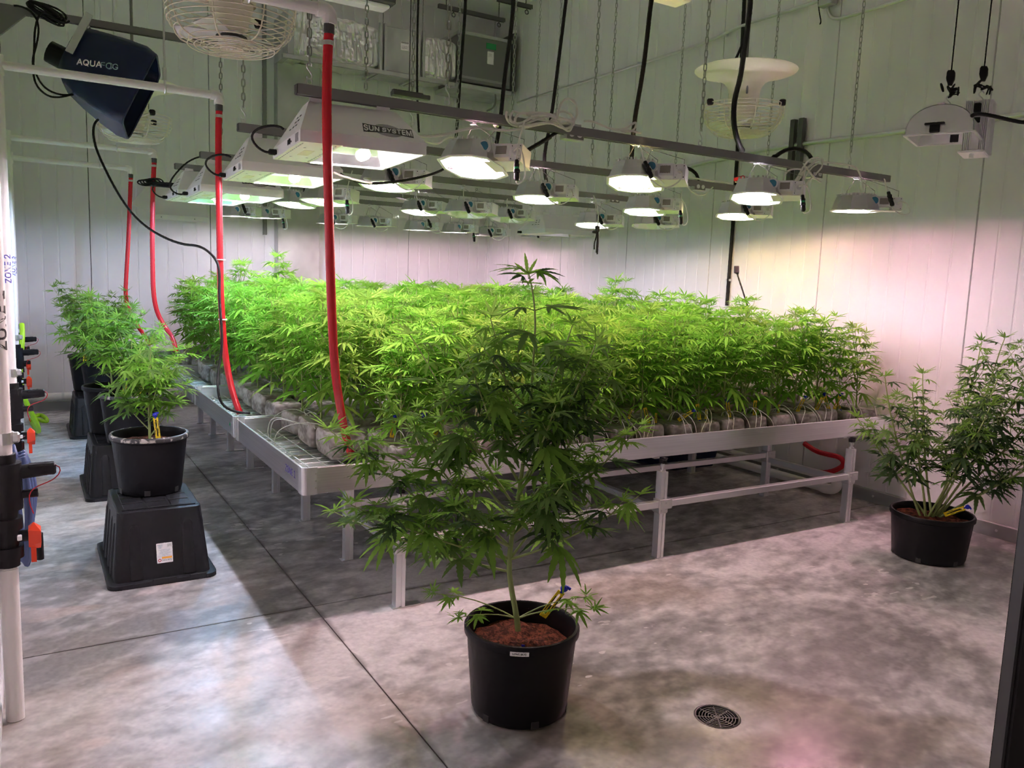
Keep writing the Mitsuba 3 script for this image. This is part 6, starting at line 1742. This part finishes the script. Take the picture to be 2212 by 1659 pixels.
t = coil('cord_coil', [[(1096, 240), (1094, 252), (1103, 268), (1120, 272), (1150, 262), (1190, 250), (1225, 243), (1238, 258), (1215, 266), (1170, 256), (1125, 246), (1108, 240)],
                         [(1108, 242), (1104, 262), (1118, 266), (1150, 252), (1180, 248), (1210, 256), (1235, 270), (1232, 282), (1212, 272), (1190, 262)],
                         [(1112, 264), (1118, 249), (1140, 243), (1190, 247), (1218, 256), (1240, 266), (1225, 276), (1200, 270), (1160, 268), (1120, 272)],
                         [(1204, 258), (1206, 238), (1214, 222), (1226, 214), (1240, 220), (1246, 240), (1242, 258), (1235, 266)]], 3.42, 0.0062, 'bundle of coiled white cord hung over the middle of the nearest rail', 3)
t = coil('cord_coil', [[(1778, 346), (1757, 352), (1735, 376), (1716, 400), (1710, 412), (1722, 404), (1745, 375), (1768, 352)],
                         [(1774, 342), (1776, 356), (1757, 380), (1735, 404), (1722, 412), (1716, 404), (1735, 372), (1760, 345)],
                         [(1768, 340), (1750, 345), (1728, 372), (1708, 405), (1700, 408), (1692, 396), (1695, 380), (1715, 366), (1735, 366)],
                         [(1742, 360), (1752, 376), (1772, 394)]], 3.42, 0.0055, 'bundle of coiled white cord hung beside the third lamp on the nearest rail', 4)
cable('white_cable', [(1262, 262, 3.42), (1290, 266, 3.42), (1330, 280, 3.42), (1360, 272, 3.40), (1374, 266, 3.4), (1372, 276, 3.4), (1350, 284, 3.42), (1385, 288, 3.42)], 0.0055, 'cord_white', 'white cord lying along the top of the nearest rail right of the coil', 'cord', 50)
cable('white_cable', [(1775, 350, 3.42), (1800, 352, 3.42), (1830, 356, 3.42), (1848, 362, 3.40), (1858, 378, 3.38), (1866, 410, 3.36)], 0.0055, 'cord_white', 'white cord lying on the nearest rail and dropping to the last lamp', 'cord', 40)
cable('white_cable', [(1448, 376, 4.52), (1480, 381, 4.52), (1520, 388, 4.5), (1560, 393, 4.5), (1575, 396, 4.5)], 0.006, 'cord_white', 'white cords lying along the second rail', 'cord', 30)
cable('white_cable', [(1486, 396, 4.5), (1492, 412, 4.5), (1505, 420, 4.48), (1525, 418, 4.48), (1540, 404, 4.5)], 0.005, 'cord_white', 'white cord sagging below the second rail beside the outlet box', 'cord', 30)
for px, py, yy, say in ((1236, 292, 3.47, 'under the nearest rail below the coiled white cord'), (1507, 404, 4.58, 'under the second rail'), (1757, 376, 3.50, 'behind the coiled cord near the free end of the nearest rail'), (1324, 432, 5.8, 'under the third rail')):
    c = P(px, py, y=yy)
    t = thing('outlet_box', 'grey outlet box ' + say, 'outlet box')
    part(t, 'box', cbx(*c, 0.115, 0.055, 0.055, 0.004), 'galvanised')
    part(t, 'cover', cbx(c[0], c[1] - 0.029, c[2], 0.10, 0.004, 0.048, 0.001), 'strut_gray')
    part(t, 'outlet', join(*[move(lathe([(0, 0), (0.015, 0), (0.015, 0.003), (0, 0.003)], 16), (c[0] + s_ * 0.024, c[1] - 0.031, c[2]), rx=math.pi / 2) for s_ in (-1, 1)]), 'white_metal')
    part(t, 'bracket', cbx(c[0], c[1], c[2] + 0.04, 0.09, 0.03, 0.03, 0.003), 'galvanised')
c = P(1601, 388, y=4.64)
t = thing('alarm_beacon', 'small dark red beacon on the second rail behind the white lamp', 'beacon')
part(t, 'dome', hull([(c[0] + a * 0.05, c[1] + b * 0.03, c[2] + z) for a in (-1, 1) for b in (-1, 1) for z in (-0.012, 0.012)] + [(c[0] + 0.02, c[1], c[2] + 0.035), (c[0] + 0.04, c[1], c[2] + 0.03)]), 'red_plastic')
part(t, 'base', cbx(c[0], c[1], c[2] - 0.018, 0.09, 0.05, 0.014, 0.002), 'strut_dark')
# black covers on the rails
c = P(887, 207, y=4.3)
single('cable_cover', join(cbx(c[0], c[1], c[2], 0.22, 0.05, 0.025, 0.003), cbx(c[0] - 0.01, c[1] + 0.02, c[2] + 0.018, 0.18, 0.03, 0.016, 0.002), rod((c[0], c[1] + 0.02, c[2]), (c[0], c[1] + 0.02, CEILING), 0.003, 6)), 'strut_dark', 'flat black cover above the rail behind the lettered hood', 'cable cover')
# power strips hanging from the far rail by the hoods
t = thing('power_strip', 'black cord bundle and strip hanging left of the farthest white hood', 'power strip')
a = P(330, 397, y=6.95)
part(t, 'strip', cbx(a[0] + 0.08, a[1], a[2] + 0.0, 0.24, 0.04, 0.04, 0.006), 'black_plastic')
lp = []
for k in range(5):
    an = np.linspace(0, 2 * math.pi, 24)
    o3 = a + np.array([-0.06 + 0.02 * k, -0.02, 0.005 * k])
    lp.append(tube([o3 + np.array([0.05 * math.cos(q), 0.01 * math.sin(q + k), 0.020 * math.sin(q)]) for q in an], 0.006, 6, False))
part(t, 'coil', join(*lp), 'black_rubber', smooth=True)
# hanging black plugs before the unlit hood
t = thing('hanging_plug', 'black plug splitter with dangling leads hanging in front of the back wall', 'plug')
c = P(1290, 500, y=5.6)
part(t, 'body', join(cbx(c[0], c[1], c[2] + 0.02, 0.035, 0.03, 0.05, 0.006), cbx(c[0] - 0.03, c[1], c[2] - 0.005, 0.035, 0.025, 0.025, 0.005)), 'black_plastic')
part(t, 'lead', join(*[tube(spline([c + [s_ * 0.006, 0, 0], c + [s_ * 0.012, 0, -0.06], c + [s_ * 0.018 - 0.004, 0, -0.12 - 0.02 * s_], c + [s_ * 0.016, 0.005, -0.17 - 0.02 * s_]], 14), 0.006, 6) for s_ in (-1, 0.4, 1)]), 'black_rubber', smooth=True)
part(t, 'cord', tube(spline([c + [0, 0, 0.04], c + [0.0, 0, 0.16], c + [-0.02, 0.05, 0.30]], 14), 0.005, 6), 'cord_white', smooth=True)
